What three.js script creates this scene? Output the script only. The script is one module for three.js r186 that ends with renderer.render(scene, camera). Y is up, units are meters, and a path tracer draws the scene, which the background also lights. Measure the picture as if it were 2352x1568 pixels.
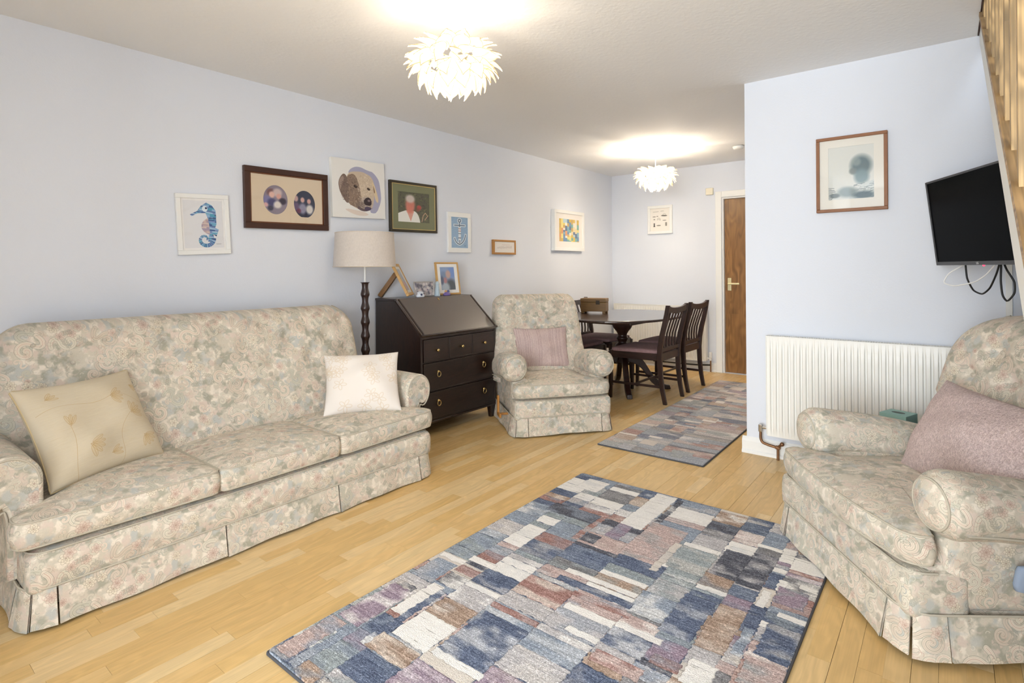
import * as THREE from 'three';
import { RoundedBoxGeometry } from 'three/addons/geometries/RoundedBoxGeometry.js';
import { TextGeometry } from 'three/addons/geometries/TextGeometry.js';
import { FontLoader } from 'three/addons/loaders/FontLoader.js';
import { mergeGeometries } from 'three/addons/utils/BufferGeometryUtils.js';
import { RectAreaLightUniformsLib } from 'three/addons/lights/RectAreaLightUniformsLib.js';

// ---------------------------------------------------------------- camera, sky, daylight, exposure
const scene = new THREE.Scene();
const renderer = new THREE.WebGLRenderer({ antialias: true });
renderer.toneMapping = THREE.LinearToneMapping;
renderer.toneMappingExposure = 1.36;
renderer.shadowMap.enabled = true;

const FOCAL = 1265.5;                                   // pixels of the 2352 x 1568 frame
const camera = new THREE.PerspectiveCamera(2 * Math.atan(784 / FOCAL) * 180 / Math.PI, 2352 / 1568, 0.05, 60);
camera.position.set(0, 1.2, 0);
camera.rotation.order = 'YXZ';
camera.rotation.set(0, 0.6708, -0.0073);
camera.setViewOffset(2352, 1568, 0, 784 - 618.65, 2352, 1568);   // shifted lens: verticals stay vertical

// Room: x to the right, y up, depth away from the photographer is -z.
const XL = -3.439, ZF = 6.436, ZR = 3.766, XC = -1.041, H = 2.4, ZN = -2.6, XS = 1.05, ZB = -0.85, BAY = -1.2;
const WIN = { x0: -1.1, x1: 0.95, y0: 0.25, y1: 2.15 };        // the window behind the photographer
scene.background = new THREE.Color(0.80, 0.90, 1.0).multiplyScalar(3);
RectAreaLightUniformsLib.init();
const daylight = new THREE.RectAreaLight(new THREE.Color(0.90, 0.955, 1.0), 13.6, WIN.x1 - WIN.x0 - 0.1, WIN.y1 - WIN.y0 - 0.1);
daylight.name = 'window_daylight';
daylight.position.set((WIN.x0 + WIN.x1) / 2, (WIN.y0 + WIN.y1) / 2, -ZN - 0.02);
daylight.lookAt((WIN.x0 + WIN.x1) / 2, (WIN.y0 + WIN.y1) / 2, -5);
scene.add(daylight);
// ---------------------------------------------------------------- small helpers
const { PI, sin, cos, abs, min, max, pow, sqrt, floor, ceil, round, hypot, atan2, exp } = Math;
let seedState = 12345;
const rnd = () => { seedState = (seedState + 0x6d2b79f5) | 0; let t = Math.imul(seedState ^ (seedState >>> 15), 1 | seedState); t = (t + Math.imul(t ^ (t >>> 7), 61 | t)) ^ t; return ((t ^ (t >>> 14)) >>> 0) / 4294967296; };
const reseed = (s) => { seedState = s | 0; };
const rr = (a, b) => a + (b - a) * rnd();
const clamp = (v, a, b) => min(b, max(a, v));
const lerp = (a, b, t) => a + (b - a) * t;
const V = (x, y, z) => new THREE.Vector3(x, y, z);
const D = (x, y, depth) => V(x, y, -depth);              // a point given by its depth from the photographer

const lattice = (() => { reseed(77); return Float32Array.from({ length: 65536 }, rnd); })();
function vnoise(x, y, px = 256, py = px) {                  // value noise, repeating every px, py cells
  const xi = floor(x), yi = floor(y), fx = x - xi, fy = y - yi;
  const at = (i, j) => lattice[((((j % py) + py) % py) & 255) * 256 + ((((i % px) + px) % px) & 255)];
  const sx = fx * fx * (3 - 2 * fx), sy = fy * fy * (3 - 2 * fy);
  return lerp(lerp(at(xi, yi), at(xi + 1, yi), sx), lerp(at(xi, yi + 1), at(xi + 1, yi + 1), sx), sy);
}
const fbm = (x, y, n = 4, p = 256) => { let s = 0, a = 0.5; for (let i = 0; i < n; i++) { s += a * vnoise(x, y, p); x *= 2; y *= 2; p *= 2; a /= 2; if (p > 256) p = 256; } return s / (1 - pow(0.5, n)); };

function canvas(w, h, draw) {
  const c = document.createElement('canvas'); c.width = w; c.height = h;
  draw(c.getContext('2d'), w, h);
  return c;
}
function tex(c, srgb = true, rep = 0) {
  const t = new THREE.CanvasTexture(c);
  if (srgb) t.colorSpace = THREE.SRGBColorSpace;
  t.wrapS = t.wrapT = rep ? THREE.RepeatWrapping : THREE.ClampToEdgeWrapping;
  if (rep) t.repeat.set(1 / rep, 1 / rep);
  t.magFilter = THREE.LinearFilter;
  return t;
}
function pixelTex(w, h, f, srgb = true, rep = 0, repV = rep) {
  const d = new Uint8Array(w * h * 4);
  for (let y = 0, o = 0; y < h; y++) for (let x = 0; x < w; x++, o += 4) {
    const c = f(x, y); const g = typeof c === 'number';
    d[o] = clamp(g ? c : c[0], 0, 255); d[o + 1] = clamp(g ? c : c[1], 0, 255); d[o + 2] = clamp(g ? c : c[2], 0, 255); d[o + 3] = 255;
  }
  const t = new THREE.DataTexture(d, w, h);
  if (srgb) t.colorSpace = THREE.SRGBColorSpace;
  t.wrapS = t.wrapT = rep ? THREE.RepeatWrapping : THREE.ClampToEdgeWrapping;
  if (rep) t.repeat.set(1 / rep, 1 / repV);
  t.magFilter = THREE.LinearFilter; t.minFilter = THREE.LinearFilter; t.needsUpdate = true;
  return t;
}
const std = (color, roughness = 0.8, more = {}) => new THREE.MeshStandardMaterial({ color, roughness, ...more });
const phys = (o) => new THREE.MeshPhysicalMaterial(o);

const taken = new Map();
function numbered(name) { const n = taken.get(name) ?? 0; taken.set(name, n + 1); return n ? `${name}_${String(n).padStart(3, '0')}` : name; }
function tag(o, label, category, group) { o.userData.label = label; o.userData.category = category; if (group) o.userData.group = group; return o; }
function shade(o) { o.traverse((m) => { if (m.isMesh) { m.castShadow = true; m.receiveShadow = true; } }); return o; }
function thing(name, label, category, [x, y, z] = [0, 0, 0], turn = 0, group) {
  const o = new THREE.Group(); o.name = numbered(name); o.position.set(x, y, z); o.rotation.y = turn;
  tag(o, label, category, group); scene.add(o); return o;
}
function part(name, geo, mat, parent, label) {
  const m = new THREE.Mesh(geo, mat); m.name = parent === scene ? numbered(name) : name; m.castShadow = m.receiveShadow = true;
  if (label) m.userData.label = label;
  parent.add(m); return m;
}
function struct(name, geo, mat, parent = scene) { const m = part(name, geo, mat, parent); if (parent === scene) m.userData.kind = 'structure'; return m; }
function copyThing(src, label, group) { const c = src.clone(); c.name = numbered(src.name.replace(/_\d{3}$/, '')); c.userData = { ...src.userData }; if (label) c.userData.label = label; if (group) c.userData.group = group; scene.add(c); return c; }

// geometry helpers -------------------------------------------------
function merge(list) { return mergeGeometries(list.map((g) => { const n = g.index ? g.toNonIndexed() : g; for (const k of Object.keys(n.attributes)) if (!['position', 'normal', 'uv'].includes(k)) n.deleteAttribute(k); return n; }), false); }
function smoothN(g) {                                         // normals averaged over vertices that share a place
  const p = g.attributes.position, n = p.count, idx = g.index ? g.index.array : Array.from({ length: n }, (_, i) => i), acc = new Map(), key = new Array(n);
  for (let i = 0; i < n; i++) { const k = round(p.getX(i) * 2e4) + ',' + round(p.getY(i) * 2e4) + ',' + round(p.getZ(i) * 2e4); key[i] = k; if (!acc.has(k)) acc.set(k, V(0, 0, 0)); }
  const a = V(), b = V(), c = V();
  for (let i = 0; i < idx.length; i += 3) {
    a.fromBufferAttribute(p, idx[i]); b.fromBufferAttribute(p, idx[i + 1]); c.fromBufferAttribute(p, idx[i + 2]);
    b.sub(a); c.sub(a); b.cross(c);
    for (let k = 0; k < 3; k++) acc.get(key[idx[i + k]]).add(b);
  }
  const out = new Float32Array(n * 3);
  for (let i = 0; i < n; i++) { const v = acc.get(key[i]).clone().normalize(); out[3 * i] = v.x; out[3 * i + 1] = v.y; out[3 * i + 2] = v.z; }
  g.setAttribute('normal', new THREE.BufferAttribute(out, 3)); return g;
}
function metreUV(g0, axis) {                                 // uv in metres, v along the given axis
  const g = g0.index ? g0.toNonIndexed() : g0, p = g.attributes.position, uv = new Float32Array(p.count * 2), a = V(), b = V(), c = V(), A = 'xyz'.indexOf(axis);
  const o1 = rnd() * 3, o2 = rnd() * 3;
  for (let i = 0; i < p.count; i += 3) {
    a.fromBufferAttribute(p, i); b.fromBufferAttribute(p, i + 1).sub(a); c.fromBufferAttribute(p, i + 2).sub(a); b.cross(c);
    const n = [abs(b.x), abs(b.y), abs(b.z)], big = n.indexOf(max(...n));
    const rest = [0, 1, 2].filter((k) => k !== big); let v = A, u = rest.find((k) => k !== A); if (big === A) { v = rest[1]; u = rest[0]; }
    for (let k = 0; k < 3; k++) { const q = [p.getX(i + k), p.getY(i + k), p.getZ(i + k)]; uv[(i + k) * 2] = q[u] + o1; uv[(i + k) * 2 + 1] = q[v] + o2; }
  }
  g.setAttribute('uv', new THREE.BufferAttribute(uv, 2)); return g;
}
function bx(w, h, d, x = 0, y = 0, z = 0, bevel = 0.002, axis) {  // bevelled box about (x, y, z), uv in metres
  axis = axis || (w >= h && w >= d ? 'x' : h >= d ? 'y' : 'z');
  const g = bevel > 0 ? new RoundedBoxGeometry(w, h, d, 2, min(bevel, w / 2.1, h / 2.1, d / 2.1)) : new THREE.BoxGeometry(w, h, d);
  return metreUV(g, axis).translate(x, y, z);
}
const bb = (x0, x1, y0, y1, z0, z1, bevel = 0.002, axis) => bx(x1 - x0, y1 - y0, z1 - z0, (x0 + x1) / 2, (y0 + y1) / 2, (z0 + z1) / 2, bevel, axis);
function softBox(w, h, d, r = 0.03, o = {}) {                // upholstery: rounded, subdivided, shaped by o.disp, uv in metres
  const s = o.seg || 0.028, n = (l) => clamp(ceil(l / s), 4, 44);
  const g = new THREE.BoxGeometry(w, h, d, n(w), n(h), n(d)), p = g.attributes.position, uv = g.attributes.uv, nm = g.attributes.normal, q = V();
  r = min(r, w / 2.02, h / 2.02, d / 2.02);
  const ou = o.u ?? rnd(), ov = o.v ?? rnd();
  for (let i = 0; i < p.count; i++) {
    const nx = abs(nm.getX(i)), ny = abs(nm.getY(i));
    const [fw, fh] = nx > 0.5 ? [d, h] : ny > 0.5 ? [w, d] : [w, h];
    uv.setXY(i, uv.getX(i) * fw + ou + (nx > 0.5 ? 0.37 : 0), uv.getY(i) * fh + ov + (ny > 0.5 ? 0.21 : 0));
    q.fromBufferAttribute(p, i);
    const c = V(clamp(q.x, -w / 2 + r, w / 2 - r), clamp(q.y, -h / 2 + r, h / 2 - r), clamp(q.z, -d / 2 + r, d / 2 - r));
    q.sub(c); if (q.lengthSq() > 0) q.setLength(r); q.add(c);
    if (o.disp) o.disp(q);
    p.setXYZ(i, q.x, q.y, q.z);
  }
  return smoothN(g);
}
function grid(nu, nv, f, flip = false) {                      // sheet from f(u, v) -> [x, y, z, uvx, uvy], u and v in 0..1
  const pos = [], uv = [], idx = [];
  for (let j = 0; j <= nv; j++) for (let i = 0; i <= nu; i++) { const q = f(i / nu, j / nv); pos.push(q[0], q[1], q[2]); uv.push(q[3], q[4]); }
  for (let j = 0; j < nv; j++) for (let i = 0; i < nu; i++) { const a = j * (nu + 1) + i, b = a + 1, c = a + nu + 1, d = c + 1; if (flip) idx.push(a, c, b, b, c, d); else idx.push(a, b, c, b, d, c); }
  const g = new THREE.BufferGeometry(); g.setAttribute('position', new THREE.Float32BufferAttribute(pos, 3)); g.setAttribute('uv', new THREE.Float32BufferAttribute(uv, 2)); g.setIndex(idx);
  g.computeVertexNormals(); return g;
}
function roundPoly(pts, r, seg = 5) {                          // closed polygon [x, z] with rounded corners, even spacing
  const out = [], n = pts.length;
  for (let i = 0; i < n; i++) {
    const p = pts[i], a = pts[(i + n - 1) % n], b = pts[(i + 1) % n], rc = p[2] ?? r;
    const da = hypot(a[0] - p[0], a[1] - p[1]), db = hypot(b[0] - p[0], b[1] - p[1]), k = min(rc, da / 2.05, db / 2.05);
    const s = [p[0] + (a[0] - p[0]) / da * k, p[1] + (a[1] - p[1]) / da * k], e = [p[0] + (b[0] - p[0]) / db * k, p[1] + (b[1] - p[1]) / db * k];
    for (let t = 0; t <= seg; t++) { const u = t / seg; out.push([(1 - u) ** 2 * s[0] + 2 * u * (1 - u) * p[0] + u * u * e[0], (1 - u) ** 2 * s[1] + 2 * u * (1 - u) * p[1] + u * u * e[1]]); }
  }
  const fine = [];
  for (let i = 0; i < out.length; i++) { const a = out[i], b = out[(i + 1) % out.length], L = hypot(b[0] - a[0], b[1] - a[1]), k = max(1, ceil(L / 0.03)); for (let j = 0; j < k; j++) fine.push([lerp(a[0], b[0], j / k), lerp(a[1], b[1], j / k)]); }
  return fine;
}
function puffy(outline, y0, y1, o = {}) {                      // cushion on an outline [x, z]: bulging sides, crowned top
  const n = outline.length, crown = o.crown ?? 0.03, bulge = o.bulge ?? 0.012, low = o.low ?? 0.004, ou = rnd(), ov = rnd();
  let cx = 0, cz = 0; for (const q of outline) { cx += q[0] / n; cz += q[1] / n; }
  let per = [0]; for (let i = 0; i < n; i++) { const a = outline[i], b = outline[(i + 1) % n]; per.push(per[i] + hypot(b[0] - a[0], b[1] - a[1])); }
  const nrm = outline.map((q, i) => { const a = outline[(i + n - 1) % n], b = outline[(i + 1) % n]; let x = b[1] - a[1], z = -(b[0] - a[0]); const l = hypot(x, z) || 1; x /= l; z /= l; if (x * (q[0] - cx) + z * (q[1] - cz) < 0) { x = -x; z = -z; } return [x, z]; });
  const rings = [];
  const flat = (t, y) => outline.map((q) => { const x = cx + (q[0] - cx) * t, z = cz + (q[1] - cz) * t; return [x, y, z, x + ou, z + ov]; });
  const T = [0, 0.2, 0.4, 0.6, 0.75, 0.86, 0.94, 0.98, 1];
  for (const t of T) rings.push(flat(t, y0 - low * (1 - t * t)));
  for (let j = 0; j <= 6; j++) { const s = j / 6; rings.push(outline.map((q, i) => [q[0] + nrm[i][0] * bulge * sin(PI * s), lerp(y0, y1, s), q[1] + nrm[i][1] * bulge * sin(PI * s), per[i] + ou, lerp(y0, y1, s) + ov])); const last = rings[rings.length - 1]; last.push([...last[0]]); last[n][3] = per[n] + ou; }
  for (const t of [...T].reverse()) rings.push(flat(t, y1 + crown * pow(1 - pow(t, 2.4), 0.8) + (o.top ? o.top(t) : 0)));
  const pos = [], uv = [], idx = [];
  for (const r of rings) for (let i = 0; i <= n; i++) { const q = r[i] ?? r[0]; pos.push(q[0], q[1], q[2]); uv.push(q[3], q[4]); }
  for (let j = 0; j < rings.length - 1; j++) for (let i = 0; i < n; i++) { const a = j * (n + 1) + i, b = a + 1, c = a + n + 1, d = c + 1; idx.push(a, c, b, b, c, d); }
  const g = new THREE.BufferGeometry(); g.setAttribute('position', new THREE.Float32BufferAttribute(pos, 3)); g.setAttribute('uv', new THREE.Float32BufferAttribute(uv, 2)); g.setIndex(idx);
  let area = 0; for (let i = 0; i < n; i++) { const a = outline[i], b = outline[(i + 1) % n]; area += a[0] * b[1] - b[0] * a[1]; }
  if (area > 0) { const k = g.index.array; for (let i = 0; i < k.length; i += 3) { const t = k[i]; k[i] = k[i + 1]; k[i + 1] = t; } }
  smoothN(g);
  const m = g.attributes.normal, pp = g.attributes.position; let s = 0; for (let i = 0; i < pp.count; i++) s += m.getY(i) * (pp.getY(i) - (y0 + y1) / 2);
  if (s < 0) { const k = g.index.array; for (let i = 0; i < k.length; i += 3) { const t = k[i]; k[i] = k[i + 1]; k[i + 1] = t; } smoothN(g); }
  return g;
}
function tube(points, r, closed = false, seg = 0, sides = 7) {
  const c = new THREE.CatmullRomCurve3(points, closed, 'catmullrom', 0.35);
  const g = new THREE.TubeGeometry(c, seg || max(8, points.length * 2), r, sides, closed), uv = g.attributes.uv, L = c.getLength();
  for (let i = 0; i < uv.count; i++) uv.setXY(i, uv.getX(i) * L, uv.getY(i) * 6.28 * r);
  return g;
}
function loft(points, half, o = {}) {                          // bar with horizontal rectangular sections through points
  const pos = [], uv = [], idx = []; let acc = 0;
  points.forEach((p, i) => {
    if (i) acc += p.distanceTo(points[i - 1]);
    const [hx, hz] = typeof half === 'function' ? half(i / (points.length - 1)) : half, c = min(hx, hz) * 0.35;
    const ring = [[-hx + c, -hz], [hx - c, -hz], [hx, -hz + c], [hx, hz - c], [hx - c, hz], [-hx + c, hz], [-hx, hz - c], [-hx, -hz + c]];
    for (let k = 0; k <= 8; k++) { const q = ring[k % 8]; pos.push(p.x + q[0], p.y, p.z + q[1]); uv.push(k * 0.012, acc); }
  });
  const m = points.length;
  for (let j = 0; j < m - 1; j++) for (let k = 0; k < 8; k++) { const a = j * 9 + k, b = a + 1, c = a + 9, d = c + 1; idx.push(a, c, b, b, c, d); }
  for (const [j, f] of [[0, 1], [m - 1, 0]]) { const s = pos.length / 3; for (let k = 0; k < 8; k++) { const a = (j * 9 + k) * 3; pos.push(pos[a], pos[a + 1], pos[a + 2]); uv.push(k * 0.01, 0); } for (let k = 1; k < 7; k++) f ? idx.push(s, s + k, s + k + 1) : idx.push(s, s + k + 1, s + k); }
  const g = new THREE.BufferGeometry(); g.setAttribute('position', new THREE.Float32BufferAttribute(pos, 3)); g.setAttribute('uv', new THREE.Float32BufferAttribute(uv, 2)); g.setIndex(idx);
  if (points[m - 1].y < points[0].y) { const k = g.index.array; for (let i = 0; i < k.length; i += 3) { const t = k[i]; k[i] = k[i + 1]; k[i + 1] = t; } }
  const ng = g.toNonIndexed(); ng.computeVertexNormals(); return ng;
}
function extr(shapePts, depth, bevel = 0.003, o = {}) {        // outline [x, y] extruded along z from 0 to depth
  const s = shapePts instanceof THREE.Shape ? shapePts : new THREE.Shape(shapePts.map((q) => new THREE.Vector2(q[0], q[1])));
  return new THREE.ExtrudeGeometry(s, { depth: depth - 2 * bevel, bevelEnabled: bevel > 0, bevelSize: bevel, bevelThickness: bevel, bevelOffset: -bevel, bevelSegments: o.bs || 2, curveSegments: o.cs || 12 }).translate(0, 0, bevel);
}
const lathe = (prof, seg = 28) => new THREE.LatheGeometry(prof.map((q) => new THREE.Vector2(q[0], q[1])), seg);
const spline = (pts, n) => new THREE.SplineCurve(pts.map((q) => new THREE.Vector2(q[0], q[1]))).getPoints(n).map((v) => [max(v.x, 0), v.y]);
// ---------------------------------------------------------------- materials
const plasterBump = pixelTex(512, 512, (x, y) => 128 + 70 * (fbm(x / 5, y / 5, 3, 102) - 0.5) + 50 * (vnoise(x / 2, y / 2, 256) - 0.5), false, 0.9);
const artexBump = pixelTex(512, 512, (x, y) => { const n = fbm(x / 10, y / 10, 4, 51); return 255 * pow(clamp(n * 1.5 - 0.25, 0, 1), 1.4); }, false, 0.9);
const wallMat = std('#e3e7ef', 0.88, { bumpMap: plasterBump, bumpScale: 0.0009 });
const ceilMat = std('#f6f6f6', 0.92, { bumpMap: artexBump, bumpScale: 0.0006 });
const white = std('#f1f1ee', 0.38), whiteMatt = std('#eeeeea', 0.6);
const radMat = std('#f2f0e9', 0.35);

// wood grain: nearly neutral streaks along v, tinted by each material's colour
const grain = (seed, contrast, rep, knots = 0) => pixelTex(256, 512, (x, y) => {
  const w = fbm(x / 40 + seed, y / 128, 3, 4) * 3.2;
  const fine = vnoise(x / 1.6 + seed * 9, y / 70, 160, 8), mid = vnoise(x / 7 + w * 3, y / 150 + seed, 37, 4), ring = 0.5 + 0.5 * sin((x / 256 * 5 + w * 1.6) * 2 * PI);
  return 255 * clamp(1 - contrast * (0.34 * fine + 0.4 * mid + 0.26 * ring), 0, 1);
}, true, rep * 0.5, rep);
const grainSoft = grain(3, 0.12, 0.9), grainHard = grain(11, 0.55, 1.0), grainDark = grain(23, 0.5, 0.8);
const darkWood = phys({ color: '#3c221b', map: grainDark, roughness: 0.36, clearcoat: 0.35, clearcoatRoughness: 0.3 });
const bureauWood = phys({ color: '#301a13', map: grainDark, roughness: 0.34, clearcoat: 0.5, clearcoatRoughness: 0.22 });
const flapWood = phys({ color: '#503520', map: grainDark, roughness: 0.16, ior: 2.2, clearcoat: 1, clearcoatRoughness: 0.1 });
const tableWood = phys({ color: '#3e2620', map: grainDark, roughness: 0.3, clearcoat: 0.8, clearcoatRoughness: 0.15 });
const pine = std('#ecc68c', 0.55, { map: grainHard }), pineCap = std('#d8ad74', 0.5, { map: grainHard });
const oakFrame = std('#d3a766', 0.5, { map: grainSoft }), brownFrame = std('#97633c', 0.5, { map: grainSoft }), walnutFrame = std('#472a1e', 0.4, { map: grainSoft });
const doorWood = std('#a87a48', 0.36, { map: grain(31, 0.38, 1.6) });
const brass = std('#cdb47c', 0.28, { metalness: 1 }), gilt = std('#cdb67c', 0.4, { metalness: 0.6 }), chrome = std('#c9c9c9', 0.2, { metalness: 1 }), copper = std('#8d6a4e', 0.45, { metalness: 0.8 });
const black = std('#131314', 0.45), blackGloss = std('#060607', 0.18);

// the suite's woven floral tapestry: 0.62 m repeat
const TILE = 1024;
const floral = canvas(TILE, TILE, (c, w, h) => {
  reseed(501);
  const im = c.createImageData(w, h), A = [202, 195, 181], B = [166, 164, 150], C = [224, 216, 204], E = [208, 194, 183], F = [184, 186, 182];
  for (let y = 0, o = 0; y < h; y++) for (let x = 0; x < w; x++, o += 4) {
    const n1 = fbm(x / 64, y / 64, 4, 16), n2 = fbm(x / 32 + 7.3, y / 32 + 3.1, 4, 32), n3 = fbm(x / 42.667 + 1.7, y / 42.667 + 9.2, 3, 24), n4 = fbm(x / 64 + 5.5, y / 64 + 1.2, 3, 16);
    const q = [...A], mix = (k, t) => { t = clamp(t, 0, 1); for (let i = 0; i < 3; i++) q[i] = lerp(q[i], k[i], t); };
    mix(C, (n2 - 0.48) * 6); mix(B, (n1 - 0.54) * 6); mix(E, (n3 - 0.56) * 7 * 0.8); mix(F, (n4 - 0.58) * 8 * 0.7);
    const g = 9 * (vnoise(x / 1.5, y / 3, 682 > 256 ? 256 : 256) - 0.5);
    im.data[o] = q[0] + g; im.data[o + 1] = q[1] + g; im.data[o + 2] = q[2] + g; im.data[o + 3] = 255;
  }
  c.putImageData(im, 0, 0);
  c.lineCap = 'round'; c.lineJoin = 'round';
  const wrap = (x, y, r, f) => { for (const dx of [-w, 0, w]) for (const dy of [-h, 0, h]) if (x + dx > -r && x + dx < w + r && y + dy > -r && y + dy < h + r) { c.save(); c.translate(x + dx, y + dy); f(); c.restore(); } };
  const spiral = (R, turns, s) => { c.beginPath(); for (let t = 0; t <= 1.001; t += 0.03) { const a = t * turns * 2 * PI, r = R * pow(1 - t, 0.8); const X = cos(a) * r * s, Y = sin(a) * r; t ? c.lineTo(X, Y) : c.moveTo(X, Y); } };
  const col = (r, g, b, a) => `rgba(${r},${g},${b},${a})`;
  // scrolls: outlined cream forms with inner contour lines
  for (let i = 0; i < 92; i++) {
    const x = rr(0, w), y = rr(0, h), R = i < 40 ? rr(34, 64) : rr(15, 30), s = rnd() < 0.5 ? 1 : -1, rot = rr(0, 6.28), turns = rr(0.8, 1.5), hue = rnd();
    const cream = hue < 0.6 ? [226, 219, 205] : hue < 0.8 ? [218, 203, 189] : [206, 203, 190], line = hue < 0.45 ? [186, 150, 136] : [146, 146, 130];
    wrap(x, y, 180, () => {
      c.rotate(rot);
      const tail = () => { c.beginPath(); c.moveTo(R * s, 0); c.bezierCurveTo(R * 1.25 * s, -R * 0.95, R * 2.2 * s, -R * 0.6, R * 2.0 * s, R * 0.7); };
      for (const [k, q, al] of [[0.56, [140, 139, 124], 0.5], [0.46, cream, 0.8], [0.3, line, 0.3], [0.22, cream, 0.75], [0.06, line, 0.6]]) { c.strokeStyle = col(...q, al); c.lineWidth = max(1.4, R * k); spiral(R, turns, s); c.stroke(); tail(); c.stroke(); }
    });
  }
  // flowers
  for (let i = 0; i < 36; i++) {
    const x = rr(0, w), y = rr(0, h), R = rr(18, 44), n = 5 + floor(rr(0, 4)), rot = rr(0, 6.28), pink = rnd();
    wrap(x, y, 90, () => {
      c.rotate(rot);
      for (let ring = 0; ring < 3; ring++) { const q = R * (1 - ring * 0.3); for (let k = 0; k < n; k++) { c.save(); c.rotate((k + ring * 0.5) / n * 2 * PI); c.beginPath(); c.ellipse(q * 0.55, 0, q * 0.42, q * 0.3, 0, 0, 6.3); c.fillStyle = pink < 0.6 ? col(212 - ring * 6, 196 - ring * 7, 184 - ring * 7, 0.65) : col(222, 214, 198, 0.7); c.fill(); c.strokeStyle = pink < 0.6 ? col(172, 142, 130, 0.55) : col(156, 146, 126, 0.55); c.lineWidth = 2.2; c.stroke(); c.restore(); } }
      c.beginPath(); c.arc(0, 0, R * 0.14, 0, 6.3); c.fillStyle = col(172, 144, 132, 0.5); c.fill();
    });
  }
  // leaf sprays and fine tendrils
  for (let i = 0; i < 70; i++) {
    const x = rr(0, w), y = rr(0, h), rot = rr(0, 6.28), L = rr(40, 95), dark = rnd() < 0.55, bend = rr(-30, 30);
    wrap(x, y, 130, () => {
      c.rotate(rot); c.strokeStyle = dark ? col(140, 138, 126, 0.5) : col(182, 148, 134, 0.5); c.lineWidth = 2.2;
      c.beginPath(); c.moveTo(0, 0); c.quadraticCurveTo(L / 2, bend, L, 0); c.stroke();
      for (let k = 1; k < 6; k++) for (const s of [-1, 1]) { c.beginPath(); c.ellipse(L * k / 6, bend * 0.4 + s * 9, 11, 4.2, s * 0.7, 0, 6.3); c.fillStyle = dark ? col(158, 156, 144, 0.5) : col(206, 188, 172, 0.5); c.fill(); }
    });
  }
  for (let i = 0; i < 300; i++) { const x = rr(0, w), y = rr(0, h), rot = rr(0, 6.28), R = rr(6, 20), k = rnd(); wrap(x, y, 40, () => { c.rotate(rot); c.strokeStyle = k < 0.35 ? col(226, 222, 210, 0.6) : k < 0.65 ? col(178, 140, 126, 0.42) : col(126, 130, 120, 0.42); c.lineWidth = rr(1.5, 3.6); c.beginPath(); c.arc(0, 0, R, 0, rr(2, 4.6)); c.stroke(); }); }
});
const weave = pixelTex(256, 256, (x, y) => 128 + 60 * sin(x * PI / 2) * sin(y * PI / 2) + 80 * (vnoise(x / 2, y / 2, 128) - 0.5), false, 0.12);
const floralTex = tex(floral, true, 0.62);
const suite = (color) => phys({ color, map: floralTex, roughness: 0.86, bumpMap: weave, bumpScale: 0.0006, sheen: 0.25, sheenRoughness: 0.6, sheenColor: new THREE.Color('#fff6ea') });
const tapestry = suite(new THREE.Color(1.05, 1.03, 0.99));                     // one cloth for the whole suite
const pipingPale = std('#bdb5a4', 0.9);

const cloth = (rgb, o = {}) => pixelTex(256, 256, (x, y) => { const n = 18 * (fbm(x / 16, y / 16, 3, 16) - 0.5) + 14 * (vnoise(x, y, 256) - 0.5); return rgb.map((v) => v + n); }, true, o.rep || 0.2);
// cushion covers
const embroidery = canvas(640, 640, (c, w, h) => {
  reseed(88);
  c.fillStyle = '#d0c3aa'; c.fillRect(0, 0, w, h);
  for (let i = 0; i < 2600; i++) { c.fillStyle = `rgba(${rnd() < 0.5 ? '236,222,190' : '196,172,126'},0.10)`; c.fillRect(rr(0, w), rr(0, h), rr(4, 60), 2); }
  c.strokeStyle = 'rgba(180,148,100,0.55)'; c.lineWidth = 2.6; c.lineCap = 'round';
  const leaf = (x, y, a, L, n) => { c.save(); c.translate(x, y); c.rotate(a); for (let k = -n; k <= n; k++) { c.save(); c.rotate(k * 0.42); c.beginPath(); c.ellipse(L * 0.6, 0, L * 0.45, L * 0.15, 0, 0, 6.3); c.fillStyle = 'rgba(204,178,132,0.3)'; c.fill(); c.stroke(); c.beginPath(); c.moveTo(0, 0); c.lineTo(L, 0); c.stroke(); c.restore(); } c.restore(); };
  const stem = (p) => { c.beginPath(); c.moveTo(p[0], p[1]); c.bezierCurveTo(...p.slice(2)); c.stroke(); };
  stem([20, 200, 160, 120, 240, 260, 420, 170]); stem([420, 170, 500, 140, 560, 300, 620, 260]); stem([130, 640, 80, 500, 160, 420, 120, 300]); stem([360, 640, 420, 520, 330, 430, 470, 330]); stem([470, 330, 540, 300, 600, 420, 640, 400]);
  leaf(400, 180, 0.2, 78, 2); leaf(130, 320, -1.4, 70, 1); leaf(180, 470, 0.4, 82, 2); leaf(470, 340, -0.5, 86, 2); leaf(520, 500, 0.9, 74, 2); leaf(90, 110, -0.4, 60, 1); leaf(300, 560, -0.2, 66, 1); leaf(580, 120, 0.8, 56, 1);
});
const goldCushion = std('#ffffff', 0.8, { map: tex(embroidery), bumpMap: weave, bumpScale: 0.0004 });
const creamCushion = std('#ffffff', 0.85, { map: tex(canvas(512, 512, (c, w, h) => {
  reseed(19); c.fillStyle = '#e9e1d8'; c.fillRect(0, 0, w, h);
  c.lineWidth = 5; for (let i = 0; i < 26; i++) { const x = rr(0, w), y = rr(0, h); c.save(); c.translate(x, y); c.rotate(rr(0, 6)); for (let k = 0; k < 5; k++) { c.rotate(1.256); c.beginPath(); c.ellipse(26, 0, 22, 11, 0, 0, 6.3); c.strokeStyle = 'rgba(221,205,184,0.75)'; c.stroke(); } c.restore(); }
})), bumpMap: weave, bumpScale: 0.0005 });
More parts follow.
